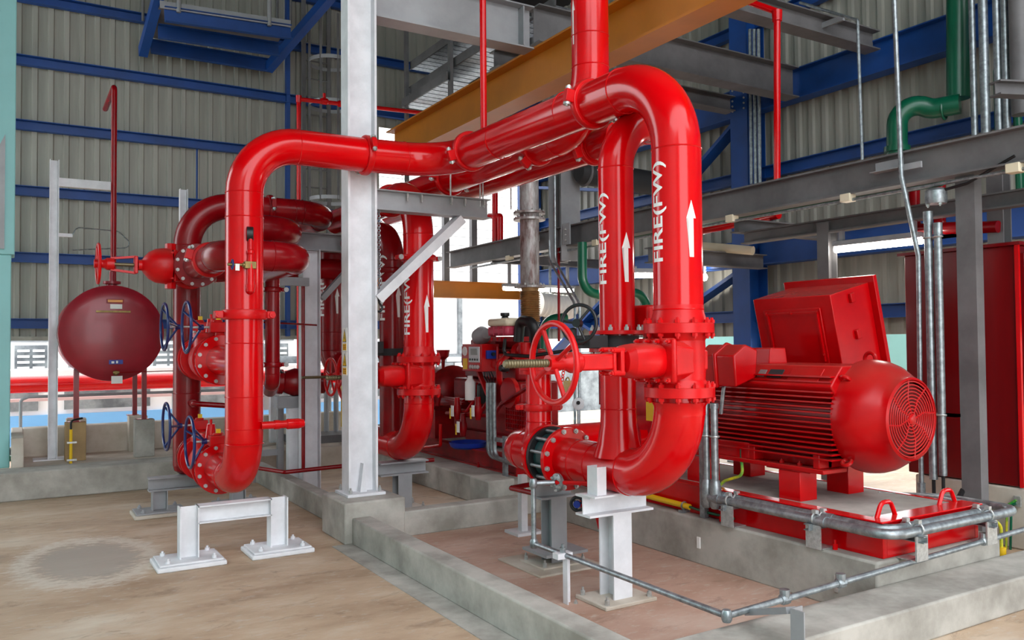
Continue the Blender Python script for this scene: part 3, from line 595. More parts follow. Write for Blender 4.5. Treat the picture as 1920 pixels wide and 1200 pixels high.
tag(obj('grout_pad', B().box((3.1, 4.78, .0), (3.66, 5.36, .02)), CONCW, bevel=.008), 'mortar pad under the grey jacking pedestal', 'pad')
t = thing('hose_valve', 'small red angle valve with black handwheel below the white pedestal beam', 'valve', (3.2, 4.38, .3))
hv = P(1083, 945, x=3.2)
obj('body', B().tube([hv+V((.02, 0, 0)), hv+V((.12, -.04, 0)), hv+V((.14, -.08, -.16))], .028, .05, 12), REDV, t); handwheel(t, hv, V((-.8, -.6, 0)), .045, .011, BLACK, 3, 0, .016); obj('wheel_face', B().cyl(hv, hv+V((-.016, -.012, 0)), .024, 12), BLUEP, t)
tag(obj('spill_pipe', B().tube([(3.7, 5.7, .47), (3.4, 5.664, .463), (3.42, 5.25, .47)], .02, .02, 10), REDP), 'short dark red pipe stub behind the silver drain pipe', 'pipe')
# ================================================================== left valve manifold
def butterfly(label, y, z, wx, wz, r=.13, m=REDV, wy=None):
    v = thing('butterfly_valve', label, 'valve', (LX, y, z-.2)); gz = wz
    obj('wafer', B().lathe((LX, y, z), Y, [(-.035, .17), (-.03, .185), (.03, .185), (.035, .17)], 36), m, v)
    obj('neck', B().lathe((LX, y, z+.15), Z, [(0, .05), (gz-z-.2, .04), (gz-z-.17, .055), (gz-z-.13, .055)], 18), m, v)
    obj('gearbox', B().box((LX-.09, y-.055, gz-.045), (LX+.05, y+.055, gz+.045)).cyl((LX-.02, y, gz+.04), (LX-.02, y, gz+.065), .04, 16), m, v, .008)
    obj('indicator', B().box((LX-.035, y-.03, gz+.063), (LX-.0, y-.005, gz+.1)), YELP, v)
    obj('shaft', B().cyl((wx+.05, y, gz), (LX-.08, y, gz), .011, 10), ZINC, v)
    handwheel(v, (wx, y, gz), -X, .215, .0125, BLUEW, 3, .115, .024, random.random())
    return v
for lev, z, fw, bw, adj in (('upper', 1.49, (1.262, 1.77), (1.205, 1.79), .0), ('lower', .565, (1.29, .8), (1.225, .87), 0.)):
    butterfly('front blue handwheel valve in the '+lev+' row behind the front riser', 7.4, z, fw[0], fw[1])
    butterfly('rear blue handwheel valve in the '+lev+' row beside the rear riser', 8.2, z, bw[0], bw[1])
    c = thing('check_valve', 'red swing check valve between the two blue wheels of the '+lev+' row', 'valve', (LX, 7.8, z-.2))
    flange(c, (LX, 7.475, z), -Y, .13, .215, .03, REDV, 0); flange(c, (LX, 8.125, z), Y, .13, .205, .03, REDV, 12, ZINC, .016, .02)
    bolts_circle(c.children[0], (LX, 7.475, z), -Y, .185, 12, .016, .02, ZINC)
    obj('body', B().lathe((LX, 7.48, z), Y, [(0, .135), (.08, .14), (.2, .185), (.38, .18), (.52, .14), (.64, .135)], 32).lathe((LX, 7.78, z+.1), Z, [(0, .15), (.1, .15)], 28), REDV, c)
    cv = obj('cover', B().lathe((LX, 7.78, z+.2), Z, [(0, .17), (.035, .17), (.04, .12), (.07, .1)], 28), REDV, c); bolts_circle(cv, (LX, 7.78, z+.235), Z, .148, 10, .014, .022, ZINC)
    obj('plug', B().lathe((LX-.03, 7.62, z+.24), Z, [(0, .05), (.12, .034), (.12, .012), (.16, .012)], 16), RED, c)
    f2 = flange(c, (LX, 8.275, z), Y, .13, .205, .03, REDV, 0)
# rear riser with its overhead loop
RX, RY = 1.475, 8.62
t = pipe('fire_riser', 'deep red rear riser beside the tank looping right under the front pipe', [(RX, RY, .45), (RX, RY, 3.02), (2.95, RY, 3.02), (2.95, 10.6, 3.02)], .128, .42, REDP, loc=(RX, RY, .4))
for zz in (.565, 1.49):
    obj('branch', B().cyl((RX+.02, RY, zz), (LX, 8.28, zz), .128, 32), REDP, t); flange(t, (LX, 8.31, zz), -Y, .128, .205, .03, REDP, 12, ZINC, .016, .02)
obj('cap', B().lathe((RX, RY, .45), -Z, [(0, .128), (.05, .115), (.085, .07), (.095, 0)], 32), REDP, t)
coupling(t, (2.28, RY, 3.02), X, .128, V((0, -1, .2)), REDP); weld(t, (RX, RY, 1.15), Z, .128, REDP); weld(t, (2.62, RY, 3.02), X, .128, REDP)
obj('bypass', B().tube([(RX, RY, 1.06), (RX+.02, 8.35, 1.06), (RX+.55, 8.35, 1.0)], .026, .05, 12).cyl((RX+.02, 8.5, 1.06), (RX+.02, 8.38, 1.06), .036, 12), REDP, t)
# gate valve above, facing the tank
GZ = 2.36
g = gate_valve('gate_valve', 'dark red gate valve with its wheel standing beside the round tank', (1.47, 8.28, GZ), Y, -X, .13, .17, .2, .175, .81, .84, (.5, .7), nb=0, dome=True)
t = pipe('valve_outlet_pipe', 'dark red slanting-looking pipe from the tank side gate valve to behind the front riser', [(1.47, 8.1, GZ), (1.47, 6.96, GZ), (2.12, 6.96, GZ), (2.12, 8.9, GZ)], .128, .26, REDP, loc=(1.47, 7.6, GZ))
flange(t, (1.47, 8.07, GZ), -Y, .128, .205, .035, REDP, 12, ZINC, .017, .02)
coupling(t, (1.47, 7.5, GZ), Y, .128, V((-1, 0, .25)), REDV)
obj('tee', B().cyl((RX, RY, GZ), (RX, 8.44, GZ), .128, 28), REDP, t)
tag(obj('capped_pipe', B().tube([(1.95, 7.9, 2.72), (2.35, 7.9, 2.72), (2.35, 9.6, 2.72)], .128, .3, 28), REDP), 'dark red elbow pipe peeping out above the middle grey beam', 'pipe')
tag(obj('lower_header', B().tube([(1.9, 9.45, 2.42), (2.9, 9.45, 2.5), (3.6, 9.45, 2.5)], .12, .3, 28), REDP), 'dark red pipe passing below the middle grey beam', 'pipe')
t = pipe('drop_pipe', 'dark red drop pipe just right of the front riser', [(2.2, 8.2, 2.3), (2.2, 8.2, 1.25), (2.28, 8.6, 1.15)], .072, .1, REDP, loc=(2.2, 8.2, 1.1)); coupling(t, (2.2, 8.2, 2.16), Z, .072, X, REDP, .05, .018); coupling(t, (2.2, 8.2, 1.42), Z, .072, X, REDP, .05, .018)
# white frames carrying the manifold
def goal_frame(label, x0, x1, y, zt, m=WHITE, hb=.13, pads=True, h=.16):
    t = thing('pipe_support_frame', label, 'support', ((x0+x1)/2, y, 0))
    for x in (x0, x1):
        l = obj('leg', B().ibeam((x, y, .05), (x, y, zt if m is WHITE else zt-.13), .135, .12, X, .01, .009), m, t)
        obj('base_plate', B().box((x-.22, y-.17, .035), (x+.22, y+.17, .052)), m, l, .006); obj('grout', B().box((x-.24, y-.19, 0), (x+.24, y+.19, .036)), WHITE if m is WHITE else CONCW, l, .01)
        for a in (-1, 1):
            for b in (-1, 1): bolt(l, (x+a*.16, y+b*.13, .052), Z, .018, .035, m)
    obj('cross_beam', B().ibeam((x0+.06, y, zt-hb/2), (x1-.06, y, zt-hb/2), hb, .12, None, .009, .009) if m is WHITE else B().ibeam((x0-.1, y, zt-.065), (x1+.1, y, zt-.065), .13, .12), m, t)
    return t
goal_frame('white steel goal-shaped frame under the front riser bend', 1.13, 1.79, LY, .425)
goal_frame('grey low frame under the rear riser end', 1.22, 1.95, RY-.05, .36, STEEL)

# ------------------------------------------------------------------ round tank on legs
t = thing('pressure_tank', 'large dark red round tank with dished end on red legs', 'tank', (1.02, 11, .9))
tc = V((1.03, 10.95, 1.77)); TR = .56
obj('shell', B().lathe(tc, Y, [(-.0, TR), (.02, TR+.012), (.5, TR+.012), (.95, TR+.012), (.97, TR)], 56), TANKR, t)
obj('dished_end', B().lathe(tc, -Y, [(-.02, TR+.008), (.0, TR+.014), (.012, TR+.012), (.02, TR*.985), (.045, TR*.93), (.07, TR*.78), (.088, TR*.58), (.1, TR*.36), (.107, TR*.16), (.108, .0)], 64), TANKR, t)
def onend(dx, dz, w, h, name, m, parent, lift=.004):
    r = math.hypot(dx, dz); d = .108-.055*(r/(TR*.9))**2
    return obj(name, B().box((tc.x+dx-w/2, tc.y-d-lift-.01, tc.z+dz-h/2), (tc.x+dx+w/2, tc.y-d+.012, tc.z+dz+h/2)), m, parent)
fr = onend(.02, .38, .19, .052, 'name_plate_frame', REDP, t); obj('name_plate', B().box((tc.x-.06, tc.y-.1, tc.z+.365), (tc.x+.1, tc.y-.09, tc.z+.395)), mat('amber_plate', (226, 150, 70), .4), fr)
onend(.03, .315, .13, .055, 'paper_label', PAPER, t); onend(-.0, .255, .37, .022, 'instruction_strip', BRASS, t, .006)
s = onend(.03, -.345, .15, .05, 'blue_label', BLUEP, t, .02); obj('pictogram', B().box((tc.x-.02, tc.y-.121, tc.z-.36), (tc.x+.01, tc.y-.116, tc.z-.335)).box((tc.x+.03, tc.y-.121, tc.z-.36), (tc.x+.05, tc.y-.116, tc.z-.33)), PAPER, s)
obj('drain_cock', B().lathe((tc.x+.03, tc.y-.06, tc.z-.475), -Y, [(0, .03), (.05, .03), (.07, .015)], 12).cbox((tc.x+.03, tc.y-.12, tc.z-.465), (.07, .03, .02)), BRASS, t)
obj('hanging_tag', B().box((tc.x-.02, tc.y-.12, tc.z-.6), (tc.x+.1, tc.y-.115, tc.z-.51)), PAPER, t)
obj('thin_tube', B().cyl((tc.x+.05, tc.y-.11, tc.z-.47), (tc.x+1.2, tc.y-.11, tc.z-.46), .006, 6), REDP, t)
obj('nozzle', B().lathe((tc.x+.02, tc.y+.3, tc.z+TR), Z, [(-.03, .07), (.04, .06), (.05, .1), (.08, .1), (.085, .03), (.2, .03)], 20), TANKR, t)
obj('inlet_pipe', B().tube([(tc.x+.04, tc.y+.35, tc.z+TR), (tc.x+.04, tc.y+.35, 4.85), (tc.x+.04, tc.y+1.5, 4.85)], .034, .06, 14), REDP, t)
for xx, yy in ((.63, 11.12), (1.36, 11.02), (.66, 11.7), (1.34, 11.75)):
    l = obj('leg', B().angle((xx, yy, .72), (xx, yy, 1.4 if yy < 11.5 else 1.35), .06), REDP, t)
    obj('foot', B().box((xx-.06, yy-.06, .71), (xx+.08, yy+.08, .725)), REDP, l)
for lab, xx, yy, m in (('tan concrete pillar under the left front tank leg', .64, 11.08, mat('tan_concrete', (176, 146, 104), .85, var=.12, bump=.2)), ('grey concrete pillar under the right front tank leg', 1.38, 11.0, CONC), ('shaded pale pillar under the right rear tank leg', 1.38, 11.62, CONCW), ('pale pillar under the left rear tank leg', .68, 11.62, CONCW)):
    tag(obj('tank_pillar', B().box((xx-.1, yy-.08, .27), (xx+.12, yy+.1, .72)), m, bevel=.006), lab, 'pillar')
t = thing('gas_standpipe', 'yellow pipe with silver clips beside the tan pillar', 'pipe', (.48, 10.8, .27)); yx = P(133, 800, y=10.8)
obj('pipe', B().cyl((yx.x, 10.8, .27), (yx.x, 10.8, .66), .017, 10), YELP, t); obj('hose', B().tube([(yx.x, 10.8, .66), (yx.x, 10.8, .76), (yx.x+.12, 10.85, .78)], .012, .04, 8), BLACK, t)
for zz in (.3, .5): obj('clip', B().box((yx.x-.04, 10.78, zz), (yx.x+.06, 10.83, zz+.02)), ZINC, t)
t = thing('instrument_post', 'tall white steel post with short arms left of the tank', 'post', (.4, 11.1, .27))
px0 = P(98, 860, z=.28)
obj('shaft', B().channel((px0.x, px0.y, .28), (px0.x, px0.y, 3.85), .1, .08, X), WHITE, t); obj('arm', B().channel((px0.x+.05, px0.y, 3.6), (px0.x+.68, px0.y, 3.6), .1, .06), WHITE, t); obj('base_plate', B().box((px0.x-.2, px0.y-.1, .27), (px0.x+.25, px0.y+.14, .285)), WHITE, t)
obj('small_arm', B().box((px0.x+.05, px0.y, 2.94), (px0.x+.2, px0.y+.05, 2.98)), WHITE, t); obj('wire_loop', B().tube([(px0.x+.2, px0.y, 2.97), (px0.x+.24, px0.y, 3.06), (px0.x+.7, px0.y, 3.04), (px0.x+.9, px0.y, 2.85), (px0.x+.2, px0.y, 2.78)], .008, .06, 6), GALV, t)
t = thing('instrument_post', 'white post end showing behind the rear riser elbow', 'post', (1.9, 11.6, .27))
pq = P(343, 370, y=11.6)
obj('shaft', B().channel((pq.x, 11.6, .27), (pq.x, 11.6, pq.z+.1), .1, .09, X), WHITE, t); obj('arm', B().angle((pq.x, 11.6, pq.z-.35), (pq.x+.3, 11.6, pq.z-.2), .06), STEEL, t)

# ------------------------------------------------------------------ middle column, beam and far risers
CX2, CY2 = 2.86, 9.12
t = thing('mid_column', 'white steel column standing left of the lettered far riser', 'column', (CX2, CY2, .2))
obj('shaft', B().ibeam((CX2, CY2, .0), (CX2, CY2, 2.68), .2, .17, X, .012, .01), WHITE, t)
obj('beam', B().ibeam((2.46, CY2, 2.77), (3.75, CY2, 2.77), .2, .15), STEEL, t)
obj('brace', B().channel((2.97, CY2-.02, 2.15), (3.4, CY2-.02, 2.62), .1, .06, Y), STEEL, t)
tag(obj('riser_conduit', B().tube([(2.75, 9.0, .22), (2.75, 9.0, 2.34), (2.62, 9.2, 2.34)], .02, .03, 10), REDP), 'slim red pipe climbing the white middle column', 'pipe')
t = thing('floor_pipe', 'slim red pipe lying along the kerb at the foot of the middle column', 'pipe', (2.8, 8.6, .3))
obj('pipe', B().tube([(2.05, 9.6, .3), (2.42, 8.55, .3), (3.15, 8.45, .33), (4.0, 8.3, .33)], .022, .03, 12), REDP, t)
for xx in (3.05, 3.3): obj('stand', B().box((xx, 8.4, .0), (xx+.05, 8.46, .3)), WHITE, t)
for k, (lab, a, b) in enumerate((('grey bracket arm left of the middle column, upper', (1.98, 8.9, 2.62), (2.5, 8.9, 2.62)), ('grey bracket arm left of the middle column, lower', (2.4, 8.9, 2.3), (2.78, 8.9, 2.3)))):
    tag(obj('bracket_arm', B().box((a[0], a[1]-.03, a[2]-.045), (b[0], b[1]+.03, b[2]+.045)), STEEL), lab, 'bracket')
tag(obj('bracket_arm', B().box((2.36, 8.87, 2.05), (2.4, 8.92, 2.6)).box((2.05, 8.87, 2.05), (2.4, 8.92, 2.1)), STEEL), 'grey L-shaped hanger below the upper bracket arm', 'bracket')
tag(obj('cable_ladder_post', B().box((2.98, 11.2, .3), (3.1, 11.3, 2.75)), WHITE), 'narrow pale cable post between front riser and middle column', 'post')
tag(obj('thin_red_rod', B().cyl((1.8, 8.1, 1.85), (2.9, 9.0, 1.83), .01, 8), REDP), 'thin red rod from the clamp to the middle column', 'rod')
# far riser (third set)
t = pipe('fire_riser', 'deep red far riser with FIRE(FW) lettering between the two white columns', [(3.27, 9.6, 2.85), (3.27, 9.6, 1.35), (3.5, 9.3, 1.3)], .138, .22, REDP, loc=(3.27, 9.6, 1.3))
pipe_marks(t, 3.27, 9.6, .138, 1.95, 2.62, 1.98, 2.28); weld(t, (3.27, 9.6, 1.76), Z, .138, REDP); coupling(t, (3.27, 9.6, 2.6), Z, .138, X, REDP)
v = thing('far_gate_valve', 'red gate valve with dark stem crossing in front of the middle column', 'valve', (3.3, 8.9, 1.1))
wc = P(620, 705, y=8.75)
obj('body', B().lathe((3.32, 8.75, 1.26), X, [(0, .06), (.1, .07), (.12, .11), (.2, .15), (.34, .15)], 24), REDV, v); obj('flange', B().ring((3.48, 8.75, 1.42), V((.2, -1, 0)), .08, .19, .05), REDP, v)
obj('stem', B().cyl((wc.x-.32, 8.75, 1.262), (3.34, 8.75, 1.26), .016, 10), STEMM, v); handwheel(v, (wc.x, 8.75, 1.26), -X, .2, .014, REDV, 5, 0, .036)
obj('yoke', B().cyl((wc.x+.02, 8.75, 1.26), (3.34, 8.75, 1.26), .045, 14), REDV, v)
t = thing('suction_strainer', 'dark red short pipe with clamp lying behind the front riser', 'pipe', (2.3, 9.4, 1.0))
obj('pipe', B().lathe(P(500, 715, y=9.4), V((1, -.1, -.06)), [(0, .1), (.1, .105), (.12, .14), (.17, .14), (.19, .12), (.3, .16), (.38, .15), (.5, .12), (.65, .12)], 28), REDP, t); obj('lever', B().tube([P(520, 700, y=9.3), P(518, 690, y=9.3), P(530, 700, y=9.3)], .016, .0, 8), BLACK, t); obj('tag', B().cbox(P(497, 750, y=9.25), (.08, .004, .22)), PAPER, t)
obj('saddle', B().box((2.55, 9.3, .9), (2.9, 9.45, 1.03)), STEEL, t); obj('saddle_post', B().box((2.68, 9.32, 0), (2.86, 9.42, .9)), WHITE, t)
t = thing('equipment_stand', 'grey H-shaped stand behind the front riser near the kerb', 'stand', (2.4, 10.2, 0))
for xx in (2.42, 2.72): obj('leg', B().box((xx, 9.9, .0), (xx+.07, 9.97, .92)), STEEL, t)
obj('bar', B().box((2.49, 9.91, .3), (2.72, 9.96, .37)), STEEL, t)

# ------------------------------------------------------------------ second set of risers right of the column
Y2 = 7.1
t = pipe('fire_riser', 'red riser right of the column with FIRE(FW) lettering and coupling behind the brace', [(3.27, 9.4, 3.06), (3.27, Y2, 3.06), (3.27, Y2, 1.56)], .142, .42, loc=(3.27, Y2, 1.5))
obj('neck', B().lathe((3.27, Y2, 1.49), Z, [(0, .165), (.06, .145), (.1, .142)], 36), REDV, t); flange(t, (3.27, Y2, 1.5), Z, .142, .205, .03, REDV, 12, REDV, .017, .03)
coupling(t, (3.27, Y2, 2.42), Z, .142, X, REDV); coupling(t, (3.27, 7.75, 3.06), Y, .142, V((-1, 0, -.2)), REDV)
pipe_marks(t, 3.27, Y2, .142, 1.70, 2.3, 1.72, 2.07)
gate_valve('gate_valve', 'red gate valve just right of the tall column with its bonnet half hidden', (3.27, Y2, 1.32), Z, -X, .142, .15, .205, .2, .72, .9, (.49, .66))
t = pipe('discharge_bend', 'red U-bend pipe right of the column under the second gate valve', [(3.27, 8.3, .62), (3.27, Y2, .62), (3.27, Y2, 1.16)], .142, .44, loc=(3.27, Y2, .45)); flange(t, (3.27, Y2, 1.14), -Z, .142, .205, .03, REDV, 12, REDV, .017, .03)
t = pipe('fire_riser', 'darker red riser with FIRE lettering partly hidden behind the second riser', [(3.27, 7.74, .7), (3.27, 7.74, 2.75), (3.27, 8.9, 2.75)], .125, .3, REDP, loc=(3.27, 7.74, .6)); pipe_marks(t, 3.27, 7.74, .125, 1.85, 2.5, 1.88, 2.2); coupling(t, (3.27, 7.74, 2.35), Z, .125, X, REDP)
v = thing('butterfly_valve', 'small black handwheel valve peeping between column and second riser', 'valve', (3.1, 7.74, 1.5)); obj('wafer', B().cyl((3.27, 7.74, 1.5), (3.27, 7.74, 1.57), .16, 24), DARK, v); handwheel(v, (2.96, 7.6, 1.6), V((-.9, -.4, 0)), .11, .01, BLACK, 3, -.02, .024); obj('gearbox', B().box((2.97, 7.58, 1.52), (3.12, 7.7, 1.64)), DARK, v, .01)
t = pedestal('grey pedestal under the U-bend right of the column', (3.27, 7.5), .475, .15, STEEL, .5)
# ================================================================== motor set
MX, MZ = 4.87, 1.115
t = thing('base_frame', 'red steel base frame with grey infill under the motor', 'frame', (4.85, 4.6, .335))
obj('frame', B().box((4.37, 3.05, .335), (4.41, 6.1, .545)).box((4.41, 3.05, .335), (5.32, 3.09, .545)).box((5.32, 3.05, .335), (5.36, 6.1, .545)).box((4.41, 6.06, .335), (5.32, 6.1, .545)), RED, t, .003)
obj('infill', B().box((4.41, 3.09, .42), (5.32, 6.06, .54)), CONC, t); obj('side_flange', B().box((4.34, 3.03, .545), (4.43, 6.12, .556)), RED, t, .003); obj('end_flange', B().box((4.43, 3.03, .545), (5.38, 3.17, .556)), RED, t, .003)
for k, (a, b, d) in enumerate(((4.52, 3.13, X), (5.2, 3.16, X))): obj('lifting_lug', B().tube([(a-.09, b, .55), (a-.045, b, .64), (a+.045, b, .64), (a+.09, b, .55)], .014, .05, 10), RED, t)
for yy in (3.35, 4.3, 5.2): bolt(t, (4.33, yy, .335), Z, .016, .06, RED)
for k, (xx, yy) in enumerate(((4.6, 3.85), (5.1, 3.85), (4.6, 4.75), (5.1, 4.75))): obj('foot_block', B().box((xx-.085, yy-.09, .538), (xx+.085, yy+.09, .735)), RED, t, .004)
m = thing('electric_motor', 'large red finned electric motor with round fan grille', 'motor', (MX, 4.1, .74))
RB = .315
obj('frame', B().cyl((MX, 3.48, MZ), (MX, 4.95, MZ), RB, 48), REDM, m)
fm = B().box((-.6, -.011, -.02), (.6, .011, .055)); me = fm.mesh('fin'); me.materials.append(REDM)
for k in range(17):
    zz = MZ-.27+k*.0335; dx = math.sqrt(max(.0, RB**2-(zz-MZ)**2))
    for sg in (-1,):
        obj('fin', B().box((MX-.375, 3.49, zz-.005), (MX-dx+.02, 4.94, zz+.005)), REDM, m)
obj('top_housing', B().ext([(-.385, .205), (-.27, .335), (.27, .335), (.385, .205), (.3, .1), (-.3, .1)], (MX, 3.48, MZ), (MX, 4.95, MZ), Z), REDM, m, .01)
obj('cover_plate', B().cbox((MX-.333, 3.72, MZ+.274), (.008, .26, .11), M.Rotation(math.radians(41.5), 3, 'Y')), REDM, m, .004)
obj('name_plate', B().cbox((MX-.334, 3.97, MZ+.275), (.006, .12, .07), M.Rotation(math.radians(41.5), 3, 'Y')), DARK, m); obj('rating_plate', B().cbox((MX-.334, 4.09, MZ+.275), (.006, .06, .06), M.Rotation(math.radians(41.5), 3, 'Y')), mat('grey_plate', (120, 110, 108), .4), m)
cowl = obj('fan_cowl', B().lathe((MX, 3.5, MZ), -Y, [(0, .30), (.0, .37), (.05, .375), (.12, .366), (.18, .345), (.235, .31), (.275, .282), (.30, .268), (.322, .264), (.33, .25), (.31, .242)], 56, cap=False), REDM, m)
gr = B(); fy = 3.18
for k in range(1, 12): gr.torus((MX, fy, MZ), Y, .243*k/11.2, .0052, 40, 6)
obj('grille', gr, REDM, m)
for k in range(8):
    g0 = 2*math.pi*k/8; obj('grille_spoke', B().tube([(MX+.03*math.cos(g0), fy, MZ+.03*math.sin(g0)), (MX+.13*math.cos(g0+.28), fy, MZ+.13*math.sin(g0+.28)), (MX+.25*math.cos(g0+.1), fy, MZ+.25*math.sin(g0+.1))], .006, .04, 6), REDM, m)
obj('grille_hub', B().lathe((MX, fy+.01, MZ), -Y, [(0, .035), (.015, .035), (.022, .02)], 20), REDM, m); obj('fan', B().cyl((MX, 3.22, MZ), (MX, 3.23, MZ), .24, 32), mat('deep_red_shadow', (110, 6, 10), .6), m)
for sx, sz in ((-1, .7), (-1, -.78), (1, .7)): obj('lifting_eye', B().torus((MX+sx*.28, 3.45, MZ+sz*.36), V((sx, 0, sz)).cross(Y), .03, .013, 18, 8), REDM, m)
obj('lifting_eye', B().torus((MX+.16, 3.58, MZ+.375), X, .04, .014, 20, 8), REDM, m)
for sg in (-1, 1):
    xo = MX+sg*.25
    ft = obj('foot', B().box((xo-.12, 3.56, .745), (xo+.12, 4.93, .775)).box((xo+sg*.0-.02, 3.6, .775), (xo+.1 if sg > 0 else xo+.02, 4.9, .9)).box((xo-.11, 3.6, .775), (xo+.11, 3.65, .87)).box((xo-.11, 4.15, .775), (xo+.11, 4.2, .87)).box((xo-.11, 4.2, .775), (xo+.05, 4.9, .89)), REDM, m, .006)
    obj('shim_plate', B().box((xo-.1, 3.68, .735), (xo+.1, 4.05, .747)), REDM, m)
    for yy in (3.8, 3.95): bolt(ft, (xo-.06, yy, .775), Z, .018, .03, REDM)
obj('terminal_box', B().ext([(-.1, -.1), (.1, -.16), (.12, .06), (.0, .14), (-.12, .1)], (MX-.45, 4.13, MZ+.34), (MX-.45, 4.5, MZ+.34), Z), REDM, m, .012)
tb = obj('terminal_lid', B().ext([(-.115, -.115), (.115, -.175), (.135, .07), (.0, .155), (-.135, .112)], (MX-.45, 4.3, MZ+.34), (MX-.45, 4.33, MZ+.34), Z), REDM, m, .01)
for yy in (4.3, 4.44): obj('cable_gland', B().tube([(MX-.46, yy, MZ+.24), (MX-.5, yy, MZ+.16), (MX-.5, yy+.03, MZ-.02)], .014, .03, 10), GALV, m)
# tilted power terminal box standing on the far side of the motor
bt = thing('terminal_box', 'big tilted red terminal box with flanged lid behind the motor', 'box', (5.3, 4.35, 1.4)); ang = math.radians(-13.5); Rm = M.Rotation(ang, 3, 'Y')
c0 = V((5.14, 3.98, 1.95)); ux = Rm@X; uz = Rm@Z                    # top front near corner
def tpt(a, b, c): return c0+ux*a+Y*b+uz*c
def tbox(a, b, bb=None): 
    bb = bb or B(); p = [tpt(x, y, z) for z in (a[2], b[2]) for x, y in ((a[0], a[1]), (b[0], a[1]), (b[0], b[1]), (a[0], b[1]))]
    return bb.add(p, [(0,3,2,1),(4,5,6,7),(0,1,5,4),(1,2,6,5),(2,3,7,6),(3,0,4,7)])
obj('body', tbox((0, 0, -.62), (.46, .74, 0)), REDM, bt, .006); obj('lid_flange', tbox((.46, -.05, -.66), (.5, .8, .05)), REDM, bt, .004)
dr = obj('inspection_door', tbox((-.014, .1, -.55), (0, .64, -.09)), REDM, bt, .004)
obj('door_frame', tbox((-.03, .12, -.13), (-.012, .6, -.115), tbox((-.03, .12, -.5), (-.012, .135, -.115), tbox((-.03, .59, -.5), (-.012, .605, -.115)))), REDM, dr)
for b_, c_ in ((.12, -.12), (.36, -.12), (.6, -.12), (.12, -.45)): bolt(dr, tpt(-.028, b_, c_), -ux, .014, .014, REDM)
for c_ in (-.07, -.35): obj('catch', tbox((.2, -.025, c_-.035), (.25, 0, c_+.035)), REDM, bt, .005)
obj('gland_box', B().ext([(-.1, 0), (.1, 0), (.08, .12), (-.08, .12)], (MX+.02, 4.25, MZ+.33), (MX+.02, 4.5, MZ+.33), Z), REDM, bt, .008)
obj('stool', B().box((MX+.2, 4.1, 1.3), (5.5, 4.6, 1.42)), REDM, bt)
t = thing('earth_cable', 'green and yellow earth cable from motor foot to base frame', 'cable', (4.5, 4.3, .55))
e0 = P(1390, 838, x=4.52); obj('green_sleeve', B().tube([e0, e0+V((.0, 0, -.1))], .012, 0, 10), GREEN, t); obj('cable', B().tube([e0+V((0, 0, -.1)), e0+V((-.01, -.02, -.2)), e0+V((-.03, .14, -.26)), e0+V((-.06, .26, -.38))], .011, .05, 10), mat('earth_stripe', (222, 206, 30), .5, col2=(40, 150, 60), vscale=9), t)
obj('lug', B().cbox(e0+V((0, 0, .01)), (.03, .06, .04)), REDM, t)
# pump behind the front riser
t = thing('fire_pump', 'red split-case fire pump half hidden behind the front risers', 'pump', (4.6, 5.55, .55))
obj('casing', B().lathe((4.75, 5.3, 1.08), Y, [(0, .12), (.05, .2), (.15, .3), (.35, .3), (.45, .2), (.5, .12)], 36), REDD, t); obj('pedestal', B().box((4.5, 5.35, .54), (5.1, 5.7, .9)), REDD, t); obj('coupling_guard', B().lathe((MX, 4.95, MZ), Y, [(0, .16), (.35, .16)], 24), REDD, t)
obj('outlet', B().cyl((4.2, 5.42, .82), (4.7, 5.42, .9), .13, 24), REDD, t); obj('flange', B().ring((4.35, 5.42, .83), X, .1, .2, .05), REDD, t)
obj('air_line', B().tube([(4.2, 5.5, 1.1), (4.2, 5.5, 1.5), (4.6, 5.5, 1.5)], .03, .05, 12), REDD, t); obj('yellow_plate', B().box((3.92, 4.5, 1.05), (3.93, 4.62, 1.2)), YELP, t)

# conduits along the pad
def saddle(label, c, d):
    s = thing('conduit_bracket', label, 'bracket', (c[0], c[1], .335)); c = V(c); n = Z.cross(d)
    hw = .055
    obj('leg', B().bar(c-n*.02-Z*.165, c-n*.02-Z*.02, .11, .01, n), ZINC, s); obj('strut', B().channel(c-n*.06+Z*-.035, c+n*.13+Z*-.035, .04, .04, Z, .006), GALV, s); obj('foot', B().cbox(c+n*.05-Z*.162, (.11, .11, .006)), ZINC, s)
    for k in (.0, .075): obj('clip', B().torus(c+n*(k-.0)+Z*.015, d, .034, .006, 16, 6).cbox(c+n*k+Z*.058, (.03, .03, .022)), ZINC, s)
for k, (cx, lab) in enumerate(((4.265, 'outer galvanised conduit curving round the corner of the motor pad'), (4.335, 'inner galvanised conduit curving round the corner of the motor pad'))):
    yy = 2.925 if k == 0 else 2.99; xe = (5.62, 5.45)[k]
    t = thing('pad_conduit', lab, 'conduit', (cx, 3.6, .47))
    z0 = (.505, .515)[k]
    obj('run', B().tube([(cx, 4.34, z0), (cx, yy, z0), (xe, yy, z0), (xe, yy+.5, z0), (xe-.2, yy+.7, z0)], .029, .13, 16), GALV, t); [obj('collar', B().cyl((cx, ya_, z0), (cx, yb_, z0), .034, 16), GALV, t) for ya_, yb_ in ((3.36, 3.48), (4.25, 4.34))]
saddle('conduit bracket nearest the pad corner on the long side', (4.265, 3.44, .5), -Y); saddle('conduit bracket farther back on the long side near the upright conduits', (4.265, 4.16, .5), -Y)
saddle('conduit bracket nearest the pad corner on the short side', (4.52, 2.925, .5), X); saddle('conduit bracket at the far end of the short side', (5.25, 2.925, .5), X)
